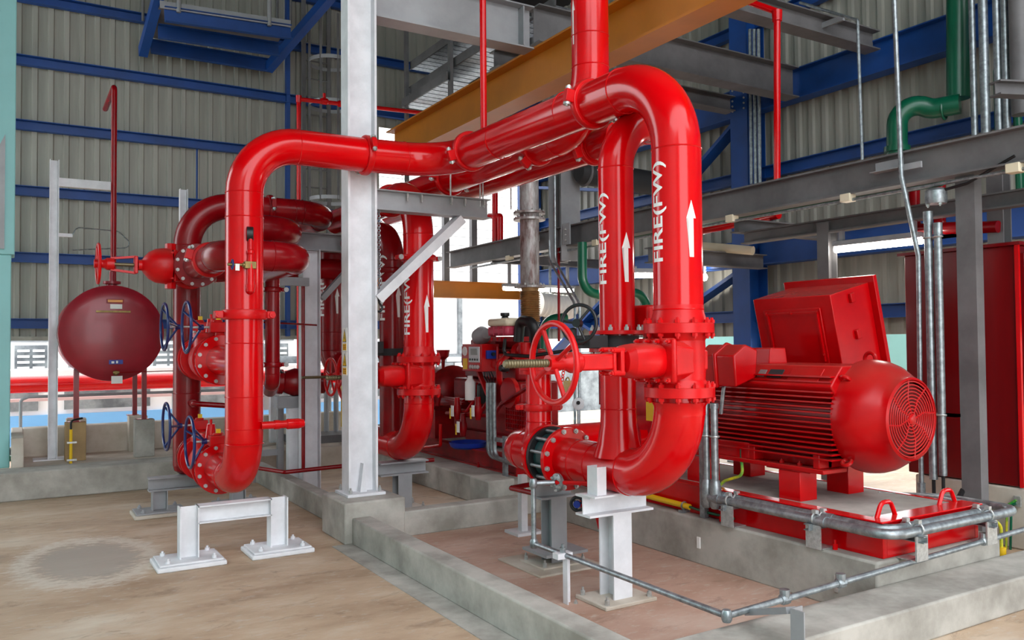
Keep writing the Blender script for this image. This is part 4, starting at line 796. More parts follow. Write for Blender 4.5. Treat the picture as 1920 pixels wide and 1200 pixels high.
for k, (px, lab) in enumerate(((1325, 'upright galvanised conduit left of the pair beside the front riser'), (1339, 'upright galvanised conduit right of the pair beside the front riser'))):
    q = P(px, 900, x=4.27+.0); xx, yy = 4.27+.01*k, q.y
    t = thing('upright_conduit', lab, 'conduit', (xx, yy, .5))
    obj('tube', B().cyl((xx, yy, .6), (xx, yy, 1.16), .026, 14), GALV, t); obj('cap', B().cyl((xx, yy, 1.14), (xx, yy, 1.175), .031, 14), GALV, t); obj('fitting', B().lathe((xx, yy, .43), Z, [(0, .03), (.02, .042), (.15, .042), (.2, .031)], 16), GALV, t); obj('clip', B().torus((xx, yy, .94), Z, .03, .007, 16, 6), ZINC, t)
q = P(1320, 950, x=4.27); tag(obj('strut_post', B().channel((4.3, q.y+.05, .335), (4.3, q.y+.05, 1.0), .05, .04, Y, .006), GALV), 'slim strut post holding the pair of upright conduits', 'post')
t = thing('yellow_conduit', 'yellow sleeve pipe lying on the plinth behind the white pedestal', 'conduit', (4.32, 4.9, .37)); obj('pipe', B().cyl((4.33, 5.6, .40), (4.33, 4.62, .385), .022, 12), YELP, t); obj('clip', B().torus((4.33, 4.68, .385), Y, .027, .007, 14, 6).cbox((4.33, 4.68, .345), (.08, .04, .02)), GALV, t); obj('earth_tail', B().tube([(4.33, 4.62, .385), (4.33, 4.45, .375), (4.35, 4.2, .37)], .01, .05, 8), GREEN, t)

# tall red cabinet
c = thing('control_cabinet', 'tall dark red control cabinet at the right edge', 'cabinet', (7.3, 3.9, .47))
obj('body', B().box((6.62, 3.42, .48), (7.9, 4.36, 2.34)), CABR, c, .008); obj('top_lip', B().box((6.58, 3.38, 2.34), (7.94, 4.4, 2.365)), CABR, c); dd = obj('door', B().box((6.66, 3.385, .56), (7.86, 3.42, 2.28)), CABR, c, .006)
obj('door_seam', B().box((7.25, 3.378, .56), (7.265, 3.39, 2.28)), DARK, dd); obj('handle', B().box((7.16, 3.35, 1.25), (7.2, 3.39, 1.42)), BLACK, dd); obj('corner_bead', B().box((6.6, 3.40, .48), (6.625, 3.43, 2.34)), RED, c)
for lab, px, r, zt in (('thin galvanised conduit bending up past the fluorescent lamp', 1722, .019, 0), ('taller thick galvanised conduit of the pair by the cabinet', 1745, .031, 2.62), ('shorter thick galvanised conduit of the pair by the cabinet', 1763, .03, 2.52)):
    q = P(px, 640, x=6.2); t = thing('wall_conduit', lab, 'conduit', (6.2, q.y, .3))
    if zt:
        obj('tube', B().cyl((6.2, q.y, .52 if r > .03 else .56), (6.2, q.y, zt), r, 16), GALV, t); obj('cap', B().cyl((6.2, q.y, zt-.08), (6.2, q.y, zt+.01), r*1.15, 16), GALV, t); obj('cable', B().tube([(6.2, q.y, .56), (6.2, q.y, .4), (6.25, q.y-.08, .2)], r*.45, .05, 8), BLACK, t)
        for zz in (1.03, 2.42): obj('clip', B().torus((6.2, q.y, zz), Z, r+.006, .008, 16, 6).box((6.2, 3.68, zz-.012), (6.26, q.y, zz+.012)), ZINC, t)
    else:
        a = P(1718, 480, x=6.15); b_ = P(1690, 330, x=6.1); d_ = P(1672, 0, x=6.1)
        obj('tube', B().tube([(6.2, q.y, .45), (6.18, a.y, a.z), b_, d_+V((0, .0, 1.))], r, .1, 12), GALV, t); obj('fitting', B().cyl((6.2, q.y, .38), (6.2, q.y, .48), .03, 10), GALV, t); obj('bracket', B().cbox(P(1706, 312, x=6.15), (.02, .2, .05)), STEEL, t)
t = thing('earth_leads', 'green and yellow earth leads hanging on the concrete pedestal', 'cable', (6.6, 3.3, .2))
el = mat('earth_stripe_lead', (222, 206, 30), .5, col2=(40, 150, 60), vscale=12)
for k, px in enumerate((1888, 1896)):
    p0 = P(1905, 938+6*k, x=6.58); p1 = P(px, 960, x=6.57); obj('lead', B().tube([p0, p1+V((0, 0, .05)), p1, P(px-2, 1060, x=6.57)], .009, .04, 8), el if k == 0 else GREEN, t)
obj('terminal', B().cbox(P(1908, 940, x=6.6), (.02, .05, .08)), ZINC, t); sl = P(1878, 1040, x=5.7); obj('yellow_sleeve', B().cyl(sl-Z*.07, sl+Z*.05, .028, 12), YELP, t); obj('cable_tail', B().tube([sl+Z*.05, sl+Z*.2, sl+V((-.12, .1, .3))], .011, .06, 8), el, t)
tag(obj('flexible_conduit', B().tube([(5.25, 3.65, .5), (5.7, 3.2, .42), (5.75, 3.5, .3), (6.3, 3.7, .45)], .02, .1, 10), BLACK), 'black flexible cable looping beside the end of the pad', 'cable')
# ================================================================== diesel engine set
EX = 4.85
t = thing('skid_frame', 'dark red base frame under the diesel engine', 'frame', (EX, 8.4, .27))
obj('frame', B().ibeam((4.42, 7.15, .36), (4.42, 10, .36), .18, .14).ibeam((5.3, 7.15, .36), (5.3, 10, .36), .18, .14), REDD, t); obj('end_plate', B().box((4.35, 7.13, .27), (5.37, 7.16, .45)), REDD, t); obj('deck', B().box((4.5, 7.2, .4), (5.2, 9.9, .44)), CONC, t)
bolt(t, (4.34, 7.9, .27), Z, .016, .06, REDD); obj('lifting_lug', B().tube([(4.4, 7.22, .45), (4.4, 7.25, .54), (4.4, 7.36, .54), (4.4, 7.4, .45)], .014, .05, 8), REDD, t)
t = thing('diesel_engine', 'dark red diesel engine with black hoses and mesh belt guard', 'engine', (EX, 8.1, .45))
obj('block', B().box((4.6, 7.45, .6), (5.1, 9.0, 1.2)).box((4.65, 7.6, 1.2), (5.05, 8.8, 1.55)), REDD, t, .03)
obj('sump', B().box((4.65, 7.6, .46), (5.05, 8.8, .6)), REDD, t, .02)
for k in range(4): obj('rocker_cover', B().box((4.7, 7.65+k*.28, 1.55), (5.0, 7.9+k*.28, 1.66)), REDD, t, .02)
obj('turbo', B().lathe((4.6, 8.25, 1.6), X, [(0, .07), (.03, .11), (.1, .12), (.15, .08), (.25, .06)], 20), REDD, t); obj('air_intake', B().lathe(P(905, 628, x=4.5), V((0, -1, .2)), [(-.1, .09), (0, .1), (.08, .06)], 18), STEEL, t)
g0 = P(960, 768, x=4.42); gd = obj('belt_guard', B().box((4.4, 7.0, .7), (4.46, 7.42, 1.02)).lathe((4.38, 7.33, 1.1), X, [(0, .16), (.05, .16)], 20), REDM, t, .004)
for k in range(9):
    obj('mesh_wire', B().box((4.385, 7.03+k*.045, .73), (4.4, 7.037+k*.045, .99)), REDD, gd)
for k in range(6): obj('mesh_wire', B().box((4.385, 7.02, .74+k*.045), (4.4, 7.4, .746+k*.045)), REDD, gd)
obj('guard_arm', B().bar((4.36, 7.42, .98), (4.36, 6.9, 1.18), .02, .05, X), REDD, t)
et = P(947, 612, x=4.5)
x = thing('coolant_tank', 'translucent coolant bottle with pink fluid on the engine', 'tank', et-Z*.1)
obj('fluid_half', B().box((et.x-.11, et.y-.21, et.z-.1), (et.x+.1, et.y+.2, et.z)), PINKF, x, .03); obj('upper_half', B().box((et.x-.11, et.y-.215, et.z-.0), (et.x+.1, et.y+.205, et.z+.085)), AMB, x, .03); obj('cap', B().lathe((et.x, et.y, et.z+.07), Z, [(0, .04), (.03, .04), (.03, .03), (.045, .05), (.075, .05)], 16), BLACK, x)
for k in range(4): obj('rib', B().box((et.x-.114, et.y-.15+k*.1, et.z-.1), (et.x-.108, et.y-.142+k*.1, et.z+.0)), PINKF, x)
for k in range(3): bolt(x, (et.x-.1, et.y-.13+k*.12, et.z-.12), -Z, .012, .03, REDM)
obj('tank_bracket', B().box((4.4, 7.5, et.z-.16), (4.75, 7.72, et.z-.11)), REDD, t)
a0 = P(990, 612, x=4.5); obj('air_hose', B().tube([P(972, 640, x=4.52), P(975, 600, x=4.52), P(1003, 605, x=4.52), P(1005, 650, x=4.6)], .055, .09, 14), BLACK, t); obj('canister', B().lathe(P(984, 665, x=4.5), Z, [(0, .06), (.12, .065), (.13, .05)], 16), REDM, t)
obj('hose', B().tube([P(947, 635, x=4.4), P(944, 665, x=4.4), P(990, 668, x=4.4), P(1080, 655, x=4.7)], .018, .06, 10), BLACK, t); obj('oil_filler', B().lathe(P(952, 690, x=4.4), -X, [(0, .04), (.05, .045), (.09, .03)], 14), BLACK, t)
for k in range(3): obj('pipe_run', B().tube([(4.42, 7.5+.3*k, 1.0), (4.36, 7.6+.3*k, .85), (4.36, 8.3+.2*k, .8)], .022, .05, 8), REDD, t)
obj('lift_arm', B().bar(P(895, 690, x=4.42), P(915, 740, x=4.45), .03, .05, X), REDM, t)
c = thing('control_box', 'red engine control panel with grey display and gauges', 'panel', P(895, 690, x=4.33))
ya, yb = P(867, 670, x=4.33).y, P(903, 670, x=4.33).y; za, zb = P(900, 697, x=4.33).z, P(900, 645, x=4.33).z
obj('case', B().box((4.33, yb, za), (4.55, ya, zb)), REDM, c, .005); fc = obj('display', B().box((4.318, yb+.04, za+.1), (4.332, yb+.27, zb-.03)), SCREEN, c); obj('screen', B().box((4.314, yb+.08, za+.18), (4.32, yb+.22, zb-.05)), mat('lcd_grey', (130, 138, 132), .3), fc)
for k in range(4): obj('button', B().cyl((4.31, yb+.07+k*.055, za+.13), (4.32, yb+.07+k*.055, za+.13), .012, 10), BLACK, fc); obj('gauge', B().lathe((4.33, yb+.07+k*.055, za+.05), -X, [(0, .024), (.014, .024), (.016, .018)], 14), ZINC, c)
obj('dial', B().lathe((4.33, ya-.07, zb-.08), -X, [(0, .05), (.012, .05), (.014, .04)], 20), PAPER, c); obj('yellow_label', B().box((4.326, ya-.12, za+.02), (4.331, ya-.02, za+.14)), YELP, c); obj('socket', B().box((4.38, yb-.03, zb-.16), (4.5, yb, zb-.07)), BLUEP, c); obj('socket_cap', B().cyl((4.45, yb-.06, zb-.11), (4.45, yb-.03, zb-.11), .02, 12), BLACK, c)
for k in range(4): 
    q0 = P(908+4*k, 697, x=4.4); obj('cable', B().tube([q0, q0+V((0, -.02*k, -.06)), P(914+4*k, 718, x=4.25)], .01, .03, 8), BLACK, c)
for k in range(3):
    q0 = P(914.5+6*k, 718, x=4.2); z = P(920, 862, x=4.2).z
    tt = thing('engine_conduit', ('left', 'middle', 'right')[k]+' of three upright galvanised conduits in front of the engine', 'conduit', (4.2, q0.y, .4)); obj('tube', B().tube([q0, (4.2, q0.y, .46), (4.24, q0.y-.45-.05*k, .42)], .02, .1, 12), GALV, tt)
tag(obj('strut_post', B().channel((4.22, 7.16, .27), (4.22, 7.16, .68), .05, .04, Y, .006).box((4.19, 7.16, .62), (4.23, 7.45, .66)), GALV), 'short strut post clamping the engine conduits', 'post')
obj('intake_dome', B().lathe(P(905, 640, x=4.62), -X, [(-.1, .15), (0, .15), (.06, .13), (.1, .07), (.11, 0)], 24), REDD, t); obj('manifold', B().box((4.52, 7.75, 1.34), (4.66, 8.6, 1.5)), REDM, t, .02)
for k in range(5): obj('injector_line', B().tube([(4.6, 7.7+k*.2, 1.3), (4.48, 7.72+k*.2, 1.36), (4.5, 7.75+k*.2, 1.58)], .012, .03, 8), REDM, t)
for k in range(2): obj('filter', B().lathe((4.46, 8.0+k*.22, .95), Z, [(0, .06), (.02, .07), (.2, .07), (.22, .05)], 18), (BLACK, REDM)[k], t)
obj('thermostat_housing', B().lathe((4.62, 7.5, 1.5), V((-.4, -1, .3)), [(0, .09), (.08, .1), (.1, .06), (.16, .05)], 18), REDM, t); obj('water_pipe', B().tube([(4.5, 7.55, 1.15), (4.38, 7.5, 1.2), (4.36, 7.48, 1.4), (4.5, 7.5, 1.5)], .035, .06, 12), REDM, t)
# exhaust
XY = 7.63
t = thing('exhaust_stack', 'worn silver exhaust pipe with ribbed brown bellows above the engine', 'pipe', (EX, XY, 1.8))
obj('pipe', B().cyl((EX, XY, 2.22), (EX, XY, 3.6), .105, 28), OLDGALV, t)
pr = [(0, .085), (.02, .1)]
for k in range(17): pr += [(.03+k*.02, .116), (.04+k*.02, .094)]
pr += [(.40, .1)]; obj('bellows', B().lathe((EX, XY, 1.82), Z, pr, 28), mat('heat_tinted_steel', (190, 146, 96), .45, metal=.35, var=.3, vscale=6), t)
for zz in (2.24, 2.98, 3.05): flange(t, (EX, XY, zz), Z, .105, .175, .025, OLDGALV, 10, ZINC, .013, .025)
obj('outlet', B().cyl((EX, XY, 1.5), (EX, XY, 1.83), .08, 20), DARK, t); obj('strap', B().torus((EX, XY, 1.83), Z, .09, .02, 24, 8), BLACK, t)
# pump fittings at the left of the engine
t = thing('fire_pump', 'dark red engine driven pump with small valves left of the engine', 'pump', (4.7, 9.4, .45))
obj('volute', B().lathe((4.75, 9.15, .98), Y, [(0, .15), (.05, .28), (.15, .36), (.35, .36), (.45, .25), (.5, .12)], 32), REDD, t); obj('stool', B().box((4.45, 9.2, .44), (5.1, 9.65, .8)), REDD, t)
obj('guard', B().bar((4.4, 9.3, 1.22), (4.4, 8.9, .95), .03, .05, X).bar((4.4, 8.9, .95), (4.4, 8.35, .93), .03, .05, X), REDD, t); obj('heat_exchanger', B().cyl((4.45, 9.5, .92), (4.45, 8.4, .92), .06, 16), REDD, t)
for k, (px, py) in enumerate(((857, 770), (896, 770), (868, 800), (820, 745))):
    q = P(px, py, x=4.3); u = obj('small_valve', B().lathe(q-Z*.1, Z, [(0, .03), (.04, .035), (.1, .05), (.16, .035), (.25, .03)], 14), REDD, t); obj('lever', B().cbox(q+V((-.06, 0, 0)), (.012, .05, .12)), PAPER, u); obj('indicator', B().cbox(q+V((-.06, .05, -.03)), (.01, .02, .12)), YELP, u)
obj('funnel', B().lathe(P(831, 690, x=4.5), Z, [(0, .02), (.1, .025), (.14, .07), (.22, .085)], 14), REDD, t); obj('air_cock', B().tube([P(818, 690, x=4.5), P(818, 672, x=4.5), P(824, 665, x=4.5)], .012, .02, 8), ZINC, t)
obj('drain', B().tube([P(826, 795, x=4.3), P(826, 835, x=4.3), P(790, 840, x=4.3)], .02, .03, 10), RED, t); obj('yellow_plate', B().cbox(P(817, 755, x=4.6), (.01, .12, .14)), YELP, t)
tag(obj('white_canister', B().lathe(P(882, 750, x=4.38), Z, [(0, .06), (.2, .06), (.24, .03), (.27, .03)], 16), PAPER), 'small white canister with green cap hanging beside the engine', 'canister')
q = P(878, 838, z=.45); tag(obj('drip_tray', B().lathe((q.x, q.y, .44), Z, [(0, .17), (.02, .2), (.07, .22), (.07, .2), (.03, .17)], 20), BLUEP), 'blue plastic tray on the engine base frame', 'tray')
t = thing('pressure_switch', 'round white gauge on thin tubing right of the red valve wheel', 'gauge', P(1083, 800, x=4.0)); q = P(1084, 757, x=4.0)
obj('dial', B().lathe(q, V((-.6, -.8, 0)), [(-.02, .05), (.02, .05), (.024, .04)], 20), SCREEN, t); obj('face', B().cyl(q+V((-.012, -.02, .01)), q+V((-.018, -.027, .01)), .016, 12), BLACK, t); obj('stem', B().cyl(q-Z*.2, q-Z*.04, .01, 8), GALV, t)
for k, (dx, lab) in enumerate(((0, 'left bent impulse tube descending behind the red valve wheel'), (10, 'right bent impulse tube descending behind the red valve wheel'))):
    a = [P(1030+dx, 330 if k else 450, x=4.6), P(1031+dx, 490, x=4.6), P(1078+dx*.9, 570, x=4.45), P(1078+dx*.8, 840, x=4.35)]
    tag(obj('impulse_tube', B().tube(a, .012, .15, 10), GALV), lab, 'tube')
tag(obj('thin_red_pipe', B().cyl(V((6.2, P(1048, 500, x=6.2).y, 2.88)), P(1048, 640, x=6.2), .018, 10), REDP), 'thin red pipe hanging below the rack beam near the valve wheel', 'pipe')
tag(obj('padlock', B().box((2.45, 3.5, 1.36), (2.475, 3.54, 1.42)).torus((2.463, 3.52, 1.42), X, .016, .004, 12, 6), BRASS), 'brass padlock hanging on the red chain of the foreground valve', 'padlock')
t = thing('lock_chain', 'thin red chain looped through the foreground valve wheel', 'chain', (2.46, 3.53, 1.4))
for k in range(9): obj('link', B().torus((2.46, 3.53+.004*k, 1.56-.017*k), X if k % 2 else Y, .009, .0028, 10, 5), RED, t)

# ================================================================== services overhead and behind
# caged ladder against the far wall
t = thing('caged_ladder', 'grey steel caged ladder on the far wall behind the column', 'ladder', (4.35, 13.3, 1.9))
for xx in (4.08, 4.5): obj('stringer', B().box((xx-.03, 13.28, 0), (xx+.03, 13.34, 7.7)), STEELD, t)
for k in range(16): obj('rung', B().cyl((4.08, 13.3, 2.1+k*.3), (4.5, 13.3, 2.1+k*.3), .012, 8), STEELD, t)
for zz in (3.95, 4.75, 5.5, 6.2):
    obj('hoop', B().lathe((4.42, 12.95, zz), Z, [(-.03, .36), (.03, .36), (.03, .352), (-.03, .352), (-.03, .36)], 28, cap=False), STEEL, t)
for k in range(5):
    g = math.pi*(1+k/4); obj('cage_bar', B().box((4.42+.355*math.cos(g)-.02, 12.95+.355*math.sin(g)-.004, 3.9), (4.42+.355*math.cos(g)+.02, 12.95+.355*math.sin(g)+.004, 6.9)), STEELD, t)
t = thing('standpipe', 'slim red pipe with small valves running past the caged ladder', 'pipe', (3.6, 12.0, 2))
a, b = P(560, 420, y=12), P(560, 186, y=12); e = P(830, 216, y=12)
obj('pipe', B().tube([V((a.x, a.y, 0)), b, e], .032, .03, 12), RED, t); obj('elbow', B().lathe(b-Z*.05, Z, [(0, .04), (.1, .045)], 12), RED, t)
for px, py in ((608, 190), (640, 195)): q = P(px, py, y=12); obj('fitting', B().lathe(q-X*.06, X, [(0, .035), (.02, .05), (.1, .05), (.12, .035)], 12).cyl(q, q+Z*(.12 if px < 620 else .03), .022, 10), RED, t)
# blue wall platform at the top left
t = thing('wall_platform', 'blue steel bracket platform high on the far wall', 'platform', (2.4, 12.5, 6))
for k, (y, l, r) in enumerate(((11.9, (308, 28), (545, 62)), (12.5, (296, 60), (522, 94)), (13.2, (282, 88), (505, 124)))):
    obj('joist', B().channel(P(*r, y=y), P(*l, y=y), .2, .08), BLUE, t)
for l, h, dy in (((268, 98), (306, -40), 1.5), ((503, 128), (640, -30), 1.5)):
    obj('strut', B().bar(P(*l, y=13.2), P(*h, y=11.6), .16, .12, X), BLUE, t)
obj('deck', B().add([P(300, 25, y=11.9)+Z*.12, P(545, 58, y=11.9)+Z*.12, P(505, 118, y=13.3)+Z*.12, P(275, 84, y=13.3)+Z*.12], [(0, 1, 2, 3)]), STEELD, t)
obj('toe_board', B().bar(P(300, 8, y=11.86), P(545, 45, y=11.86), .02, .1, Z), STEEL, t)
for px in (335, 505): obj('guard_post', B().cyl(P(px, 18+(px-300)*.15, y=11.84), P(px, -120, y=11.84), .03, 10), STEEL, t)
for k, px in enumerate((268, 284, 520, 545)): tag(obj('drop_cable', B().cyl(P(px, 40 if k < 2 else 45, y=13.4), P(px, -60, y=13.4), .02, 8), STEELD), ('leftmost', 'second from left', 'third from left', 'rightmost')[k]+' of four grey drop pipes behind the blue platform', 'pipe')
# cable trays
def tray(label, x0, x1, y0, y1, z, rungs=14):
    t = thing('cable_tray', label, 'cable tray', ((x0+x1)/2, (y0+y1)/2, z))
    for x in (x0, x1): obj('side_rail', B().box((x-.012, y0, z), (x+.012, y1, z+.13)), STEELD, t)
    n = max(4, int((y1-y0)/.16))
    for k in range(n): obj('tray_slat', B().box((x0, y0+(y1-y0)*k/n, z), (x1, y0+(y1-y0)*(k+.86)/n, z+.012)), GALV, t)
q = P(800, 105, x=5.55)
tray('upper cable tray on the grey hanger frame', 5.5, 6.05, 9.4, 12.2, P(800, 110, x=5.5).z); tray('middle cable tray just below the upper tray', 5.5, 6.05, 9.4, 12.4, P(800, 158, x=5.5).z); tray('low short cable tray end near the red standpipe', 5.35, 5.9, 10.6, 12.2, P(780, 190, x=5.4).z); tray('high cable tray to the right under the heavy grey beam', 6.3, 6.8, 9.2, 11.4, P(900, 100, x=6.3).z)
for lab, px, py0, x in (('grey hanger post left of the stacked cable trays', 765, 108, 5.45), ('grey hanger post right of the stacked cable trays', 848, 45, 5.45)):
    q = P(px, 200, x=x); tag(obj('tray_hanger', B().box((x-.05, q.y-.04, 1.5 if px < 800 else 3.5), (x, q.y+.04, 7.79)), STEELD), lab, 'post')
for lab, a, b in (('grey cross arm holding the upper cable tray', (765, 112), (905, 138)), ('grey cross arm holding the low cable tray', (770, 160), (835, 172))):
    pa = P(*a, x=5.42); hy = P(848 if b[0] > 900 else 765, 200, x=5.45).y; tag(obj('tray_bracket', B().box((5.45, hy-.03, pa.z-.08), (6.5, hy+.03, pa.z)), STEELD), lab, 'bracket')
# pipes on the right wall
t = thing('green_water_pipe', 'thick dark green pipe dropping at the upper right then offset left', 'pipe', (8.1, 5, 3.2))
obj('drop', B().cyl(P(1797, 185, x=8.1), P(1797, -80, x=8.1), .11, 24), GREEN, t)
obj('offset', B().tube([P(1682, 290, x=7.7), P(1682, 178, x=7.7), P(1745, 205, x=7.9), P(1800, 195, x=8.0)], .1, .18, 22), GREEN, t); obj('coupling', B().torus(P(1770, 205, x=7.95), V((.3, -1, 0)), .1, .012, 24, 6), GREEN, t); obj('foot', B().cyl(P(1682, 285, x=7.7), P(1682, 275, x=7.7), .125, 20), GREEN, t)
for k, (px, r) in enumerate(((1822, .03), (1843, .042), (1868, .033), (1883, .033))):
    tag(obj('wall_riser_conduit', B().cyl(P(px+6, 255, x=7.9), P(px-2, -60, x=7.9), r, 14), GALV), ('leftmost', 'thickest', 'third', 'rightmost')[k]+' of four upright galvanised conduits at the upper right', 'conduit')
tag(obj('grey_stack', B().cyl(P(1916, 215, x=7.9), P(1908, -60, x=7.9), .085, 20), STEELD), 'thick grey pipe at the upper right edge', 'pipe')
tag(obj('green_line', B().tube([V((8.3, P(1874, 250, x=8.3).y, 2.95)), P(1870, 122, x=8.3), P(1905, 130, x=8.3), V((8.4, P(1900, 240, x=8.3).y, 2.95))], .04, .04, 12), GREEN), 'slim green pipe loop behind the upright conduits', 'pipe')
t = thing('sprinkler_drop', 'slim red pipe dropping onto the rack beam from the right roof beam', 'pipe', (6.2, 5.37, 3.15))
obj('pipe', B().tube([P(1457, 337, x=6.2), P(1457, 22, x=6.2), P(1360, -12, x=6.0)], .032, .03, 14), RED, t); q = P(1457, 26, x=6.2); obj('elbow', B().lathe(q-Z*.07, Z, [(0, .045), (.1, .05)], 14), RED, t)
tag(obj('hanger_conduit', B().tube([P(1617, 300, x=7.4), P(1608, 38, x=7.4), P(1500, 5, x=7.4)], .016, .03, 10), GALV), 'thin grey conduit hanging from the lighter roof beam', 'conduit')
tag(obj('beam_clip', B().bar(P(1543, 48, x=7.5), P(1582, 33, x=7.5), .03, .06, Z), STEEL), 'small pale angle clip on the lighter roof beam', 'bracket')
for k, px in enumerate((1408, 1416, 1424)): tag(obj('column_conduit', B().cyl(P(px+1, 345, x=8.2), P(px-2, 55, x=8.2), .022, 10), GALV), ('left', 'middle', 'right')[k]+' of three conduits running up beside the blue column', 'conduit')
# the stub post above the rack beam
bpy.data.objects.remove(bpy.data.objects['rack_post.003'])
t = thing('splice_post', 'grey stub post with bolted splice above the rack beam by the exhaust', 'post', (6.25, 8.97, 2.7))
obj('shaft', B().ibeam((6.25, 8.97, 2.68), (6.25, 8.97, 4.8), .3, .3, Y, .018, .012), STEEL, t); sp = obj('splice_plate', B().box((6.1, 8.64, 2.88), (6.115, 8.8, 3.15)), STEEL, t)
for zz in (2.93, 3.0, 3.07): bolt(sp, (6.1, 8.72, zz), -X, .016, .022, ZINC)
t = thing('silencer_duct', 'dark grey cylinder duct behind the second riser', 'duct', (7.2, 8.6, 3.2)); a, b = P(1085, 322, y=8.6), P(1232, 345, y=8.6)
obj('drum', B().lathe(a, b-a, [(0, .12), (.06, .16), ((b-a).length, .16)], 24), DARK, t); obj('end_ring', B().torus(a+V((.1, 0, 0)), b-a, .165, .02, 24, 8), STEELD, t)
for lab, pts, r, y, zf, ie in (('green bent pipe left of the thinner lettered riser', [(1092, 480), (1092, 545), (1150, 560)], .06, 8.4, 2.87, 0), ('green bent pipe in the gap between the two lettered risers', [(1180, 548), (1212, 552), (1214, 610)], .06, 8.4, 0., -1), ('pale green bend seen through the red valve wheel', [(1060, 596), (1020, 600), (1012, 660)], .07, 9.4, 0., -1)):
    tag(obj('green_bend', B().tube([V((q_.x, q_.y, zf if (zf is not None and i_ == ie % len(pts)) else q_.z)) for i_, q_ in enumerate(P(*p, y=y) for p in pts)], r, .22, 18), GREEN), lab, 'pipe')
t = thing('air_duct', 'white ribbed flexible duct below the amber beam', 'duct', P(1040, 575, y=10.7)); a, b = P(1008, 570, y=10.7), P(1076, 577, y=10.7); pr = []
for k in range(9): pr += [((b-a).length*k/9, .19), ((b-a).length*(k+.5)/9, .175)]
obj('hose', B().lathe(a, b-a, pr, 24), PAPER, t); mm = (a+b)/2; obj('strap', B().box((mm.x-.02, 10.85, mm.z), (mm.x+.02, 10.87, 2.84)), GALV, t)
# fluorescent lamps
def lamp(label, a, b, hang=.25):
    a, b = V(a), V(b); t = thing('fluorescent_lamp', label, 'lamp', (a+b)/2)
    obj('housing', B().bar(a+Z*.05, b+Z*.05, .12, .05, Z), STEEL, t, .006); obj('tube', B().cyl(a, b, .032, 14), TUBE, t)
    for q in (.08, .92): p = a.lerp(b, q); obj('hanger', B().box((p.x-.02, p.y-.02, p.z+.07), (p.x+.02, p.y+.02, p.z+hang)), STEEL, t)
lamp('lit fluorescent lamp in front of the tall red cabinet', P(1567, 468, x=6.73), P(1728, 451, x=6.73), .19); lamp('lit fluorescent lamp beside the silver exhaust pipe', (6.45, 10.9, 2.45), (7.75, 10.9, 2.45), .4); lamp('lit fluorescent lamp between the two lettered risers', P(1185, 516, y=7.35), P(1240, 516, y=7.35), .1)
tag(obj('bulkhead_lamp', B().lathe(P(1322, 520, x=8.34), -X, [(0, .05), (.03, .05), (.06, .02)], 14).cyl(P(1322, 520, x=8.36), P(1322, 520, x=8.36)+Z*.3, .012, 8), TUBE), 'tiny lit bulkhead lamp right of the front riser', 'lamp')
# wiring below the rack beam
t = thing('beam_conduit', 'thin conduit with junction boxes under the pipe rack beam', 'conduit', (6.2, 5, 2.82))
obj('run', B().cyl((6.2, 2.2, 2.84), (6.2, 11.5, 2.80), .014, 10), GALV, t)
for yy in (3.2, 4.6, 5.95, 8.2, 10.3): obj('junction_box', B().cbox((6.2, yy, 2.85), (.09, .1, .07)), AMB, t, .006)
t = thing('junction_pot', 'round silver junction pot above the pair of thick conduits', 'box', P(1755, 380, x=6.2)); q = P(1755, 368, x=6.2)
obj('pot', B().lathe(q-Z*.06, Z, [(0, .075), (.02, .08), (.1, .08), (.12, .06)], 20), GALV, t); obj('cable', B().tube([q+V((0, .02, .03)), q+V((0, -.25, .06)), q+V((0, -.6, .2))], .012, .1, 8), BLACK, t)
for dy in (-.05, .05): bolt(t, q+V((-.03, dy, -.06)), -Z, .014, .025, ZINC)
for k, (px, lab) in enumerate(((1714, 'dark red drop pipe left of the silver junction pot'), (1762, 'dark red drop pipe behind the silver junction pot'))):
    tag(obj('red_drop', B().tube([P(px, 345, x=6.9), P(px, 430, x=6.9), P(px+110, 425, x=6.9)], .05, .08, 16), REDP), lab, 'pipe')
tag(obj('red_rack_pipe', B().cyl(P(1318, 432, x=7.2), P(1460, 402, x=7.2), .05, 14), RED), 'red pipe lying in the rack right of the front riser', 'pipe')
tag(obj('green_rack_pipe', B().cyl((6.6, 4.0, 2.95), (6.6, 8.0, 2.95), .06, 14), GREEN), 'green pipe just visible above the rack beam underside', 'pipe')
tag(obj('grey_rack_pipe', B().cyl(P(1318, 462, x=7.4), P(1412, 470, x=7.6), .055, 14), AMB), 'pale beige pipe in the rack right of the front riser', 'pipe')
for k, (px, py, lab) in enumerate(((928, 380, 'left slim red pipe rising behind the rack beam'), (938, 405, 'right slim red pipe with elbow behind the rack beam'))):
    tag(obj('far_red_pipe', B().tube([V((6.25, P(px, 470, x=6.25).y, 3.12)), P(px, py, x=6.25), P(px-20 if k else px, py if k else py-60, x=6.25)], .045, .03, 12), RED), lab, 'pipe')
for k, px in enumerate((838, 890)): tag(obj('far_post', B().box((P(px-5, 470, y=13.25).x, 13.25, 2.73), (P(px+5, 470, y=13.25).x, 13.35, 5.4)), STEELD), ('narrow', 'wider')[k]+' grey post in the bright opening above the rack beam', 'post')
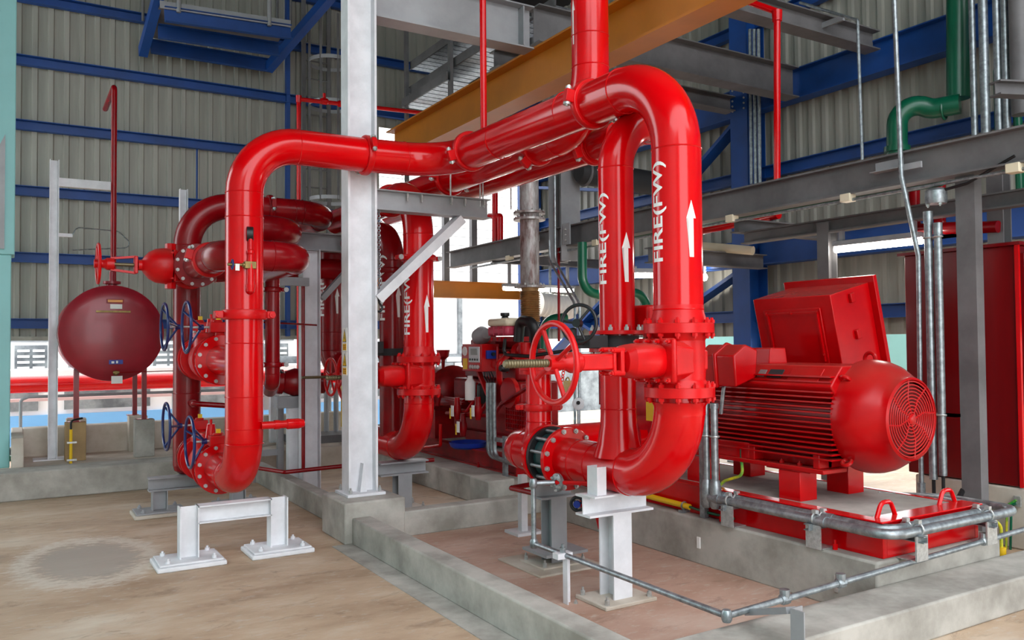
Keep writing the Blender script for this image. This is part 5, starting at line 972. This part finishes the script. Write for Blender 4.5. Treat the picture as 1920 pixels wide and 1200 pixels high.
# chain hoist by the column
t = thing('hoist_hook', 'black hoist hook hanging on a chain right of the column', 'hook', P(712, 600, y=7.2)); q = P(711, 568, y=6.785)
obj('hook', B().tube([q+V((0, 0, .02)), q, q+V((.035, 0, -.04)), q+V((0, 0, -.09)), q+V((-.03, 0, -.06))], .01, .025, 8), BLACK, t); obj('block', B().cbox(q+Z*.05, (.05, .04, .07)), BLACK, t, .008)
for k in range(int((2.79-q.z-.09)/.021)+1): obj('link', B().torus(q+V((.0, .0, .09+.021*k)), X if k % 2 else Y, .013, .004, 10, 5), GALV, t)
# bits of plant in the background between the columns
for k, (px, y0, y1, m, lab) in enumerate(((612, 735, 880, STEEL, 'grey upright pipe left in the background between the columns'), (630, 745, 870, STEEL, 'grey upright pipe right in the background between the columns'), (642, 735, 800, YELP, 'yellow upright pipe between the columns'), (650, 735, 800, YELP, 'yellow upright pipe closest to the tall column'))):
    tag(obj('background_pipe', B().cyl(P(px, y1, y=11.2), P(px, y0-20, y=11.2), .022 if m is YELP else .035, 10), m), lab, 'pipe')
t = thing('background_skid', 'low grey skid with concrete base seen between the columns', 'skid', P(630, 880, z=0))
q = P(630, 850, y=10.6); obj('base', B().box((q.x-.6, 10.7, 0), (q.x+.9, 11.4, .3)), CONCW, t); obj('deck', B().box((q.x-.5, 10.75, .3), (q.x+.8, 11.3, .4)), STEELD, t); obj('rail', B().tube([(q.x+.1, 10.6, 0), (q.x+.1, 10.6, .55), (q.x+.5, 10.6, .55)], .02, .05, 8), STEEL, t)

# ------------------------------------------------------------------ repeats carry a group name
GR = {'fire_riser': 'lettered and plain red fire risers', 'fire_header': 'red overhead fire pipes', 'butterfly_valve': 'wheel operated butterfly valves', 'gate_valve': 'red gate valves', 'check_valve': 'check valves', 'concrete_plinth': 'concrete plinths', 'wall_column': 'blue wall columns', 'wall_brace': 'blue wall braces', 'warning_sign': 'warning signs on the column', 'conduit_bracket': 'conduit brackets on the motor plinth', 'pad_conduit': 'conduits round the motor pad', 'engine_conduit': 'engine conduits', 'wall_riser_conduit': 'upright conduits at the upper right', 'tank_pillar': 'pillars under the tank', 'fluorescent_lamp': 'fluorescent lamps', 'cable_tray': 'cable trays', 'rack_post': 'pipe rack posts', 'rack_beam': 'pipe rack and roof beams'}
seen = {}
for o in scene.objects:
    if o.parent is None and 'category' in o: seen.setdefault(o.name.split('.')[0], []).append(o)
for k, v in seen.items():
    if len(v) > 1:
        for o in v: o['group'] = GR.get(k, k.replace('_', ' ')+'s')
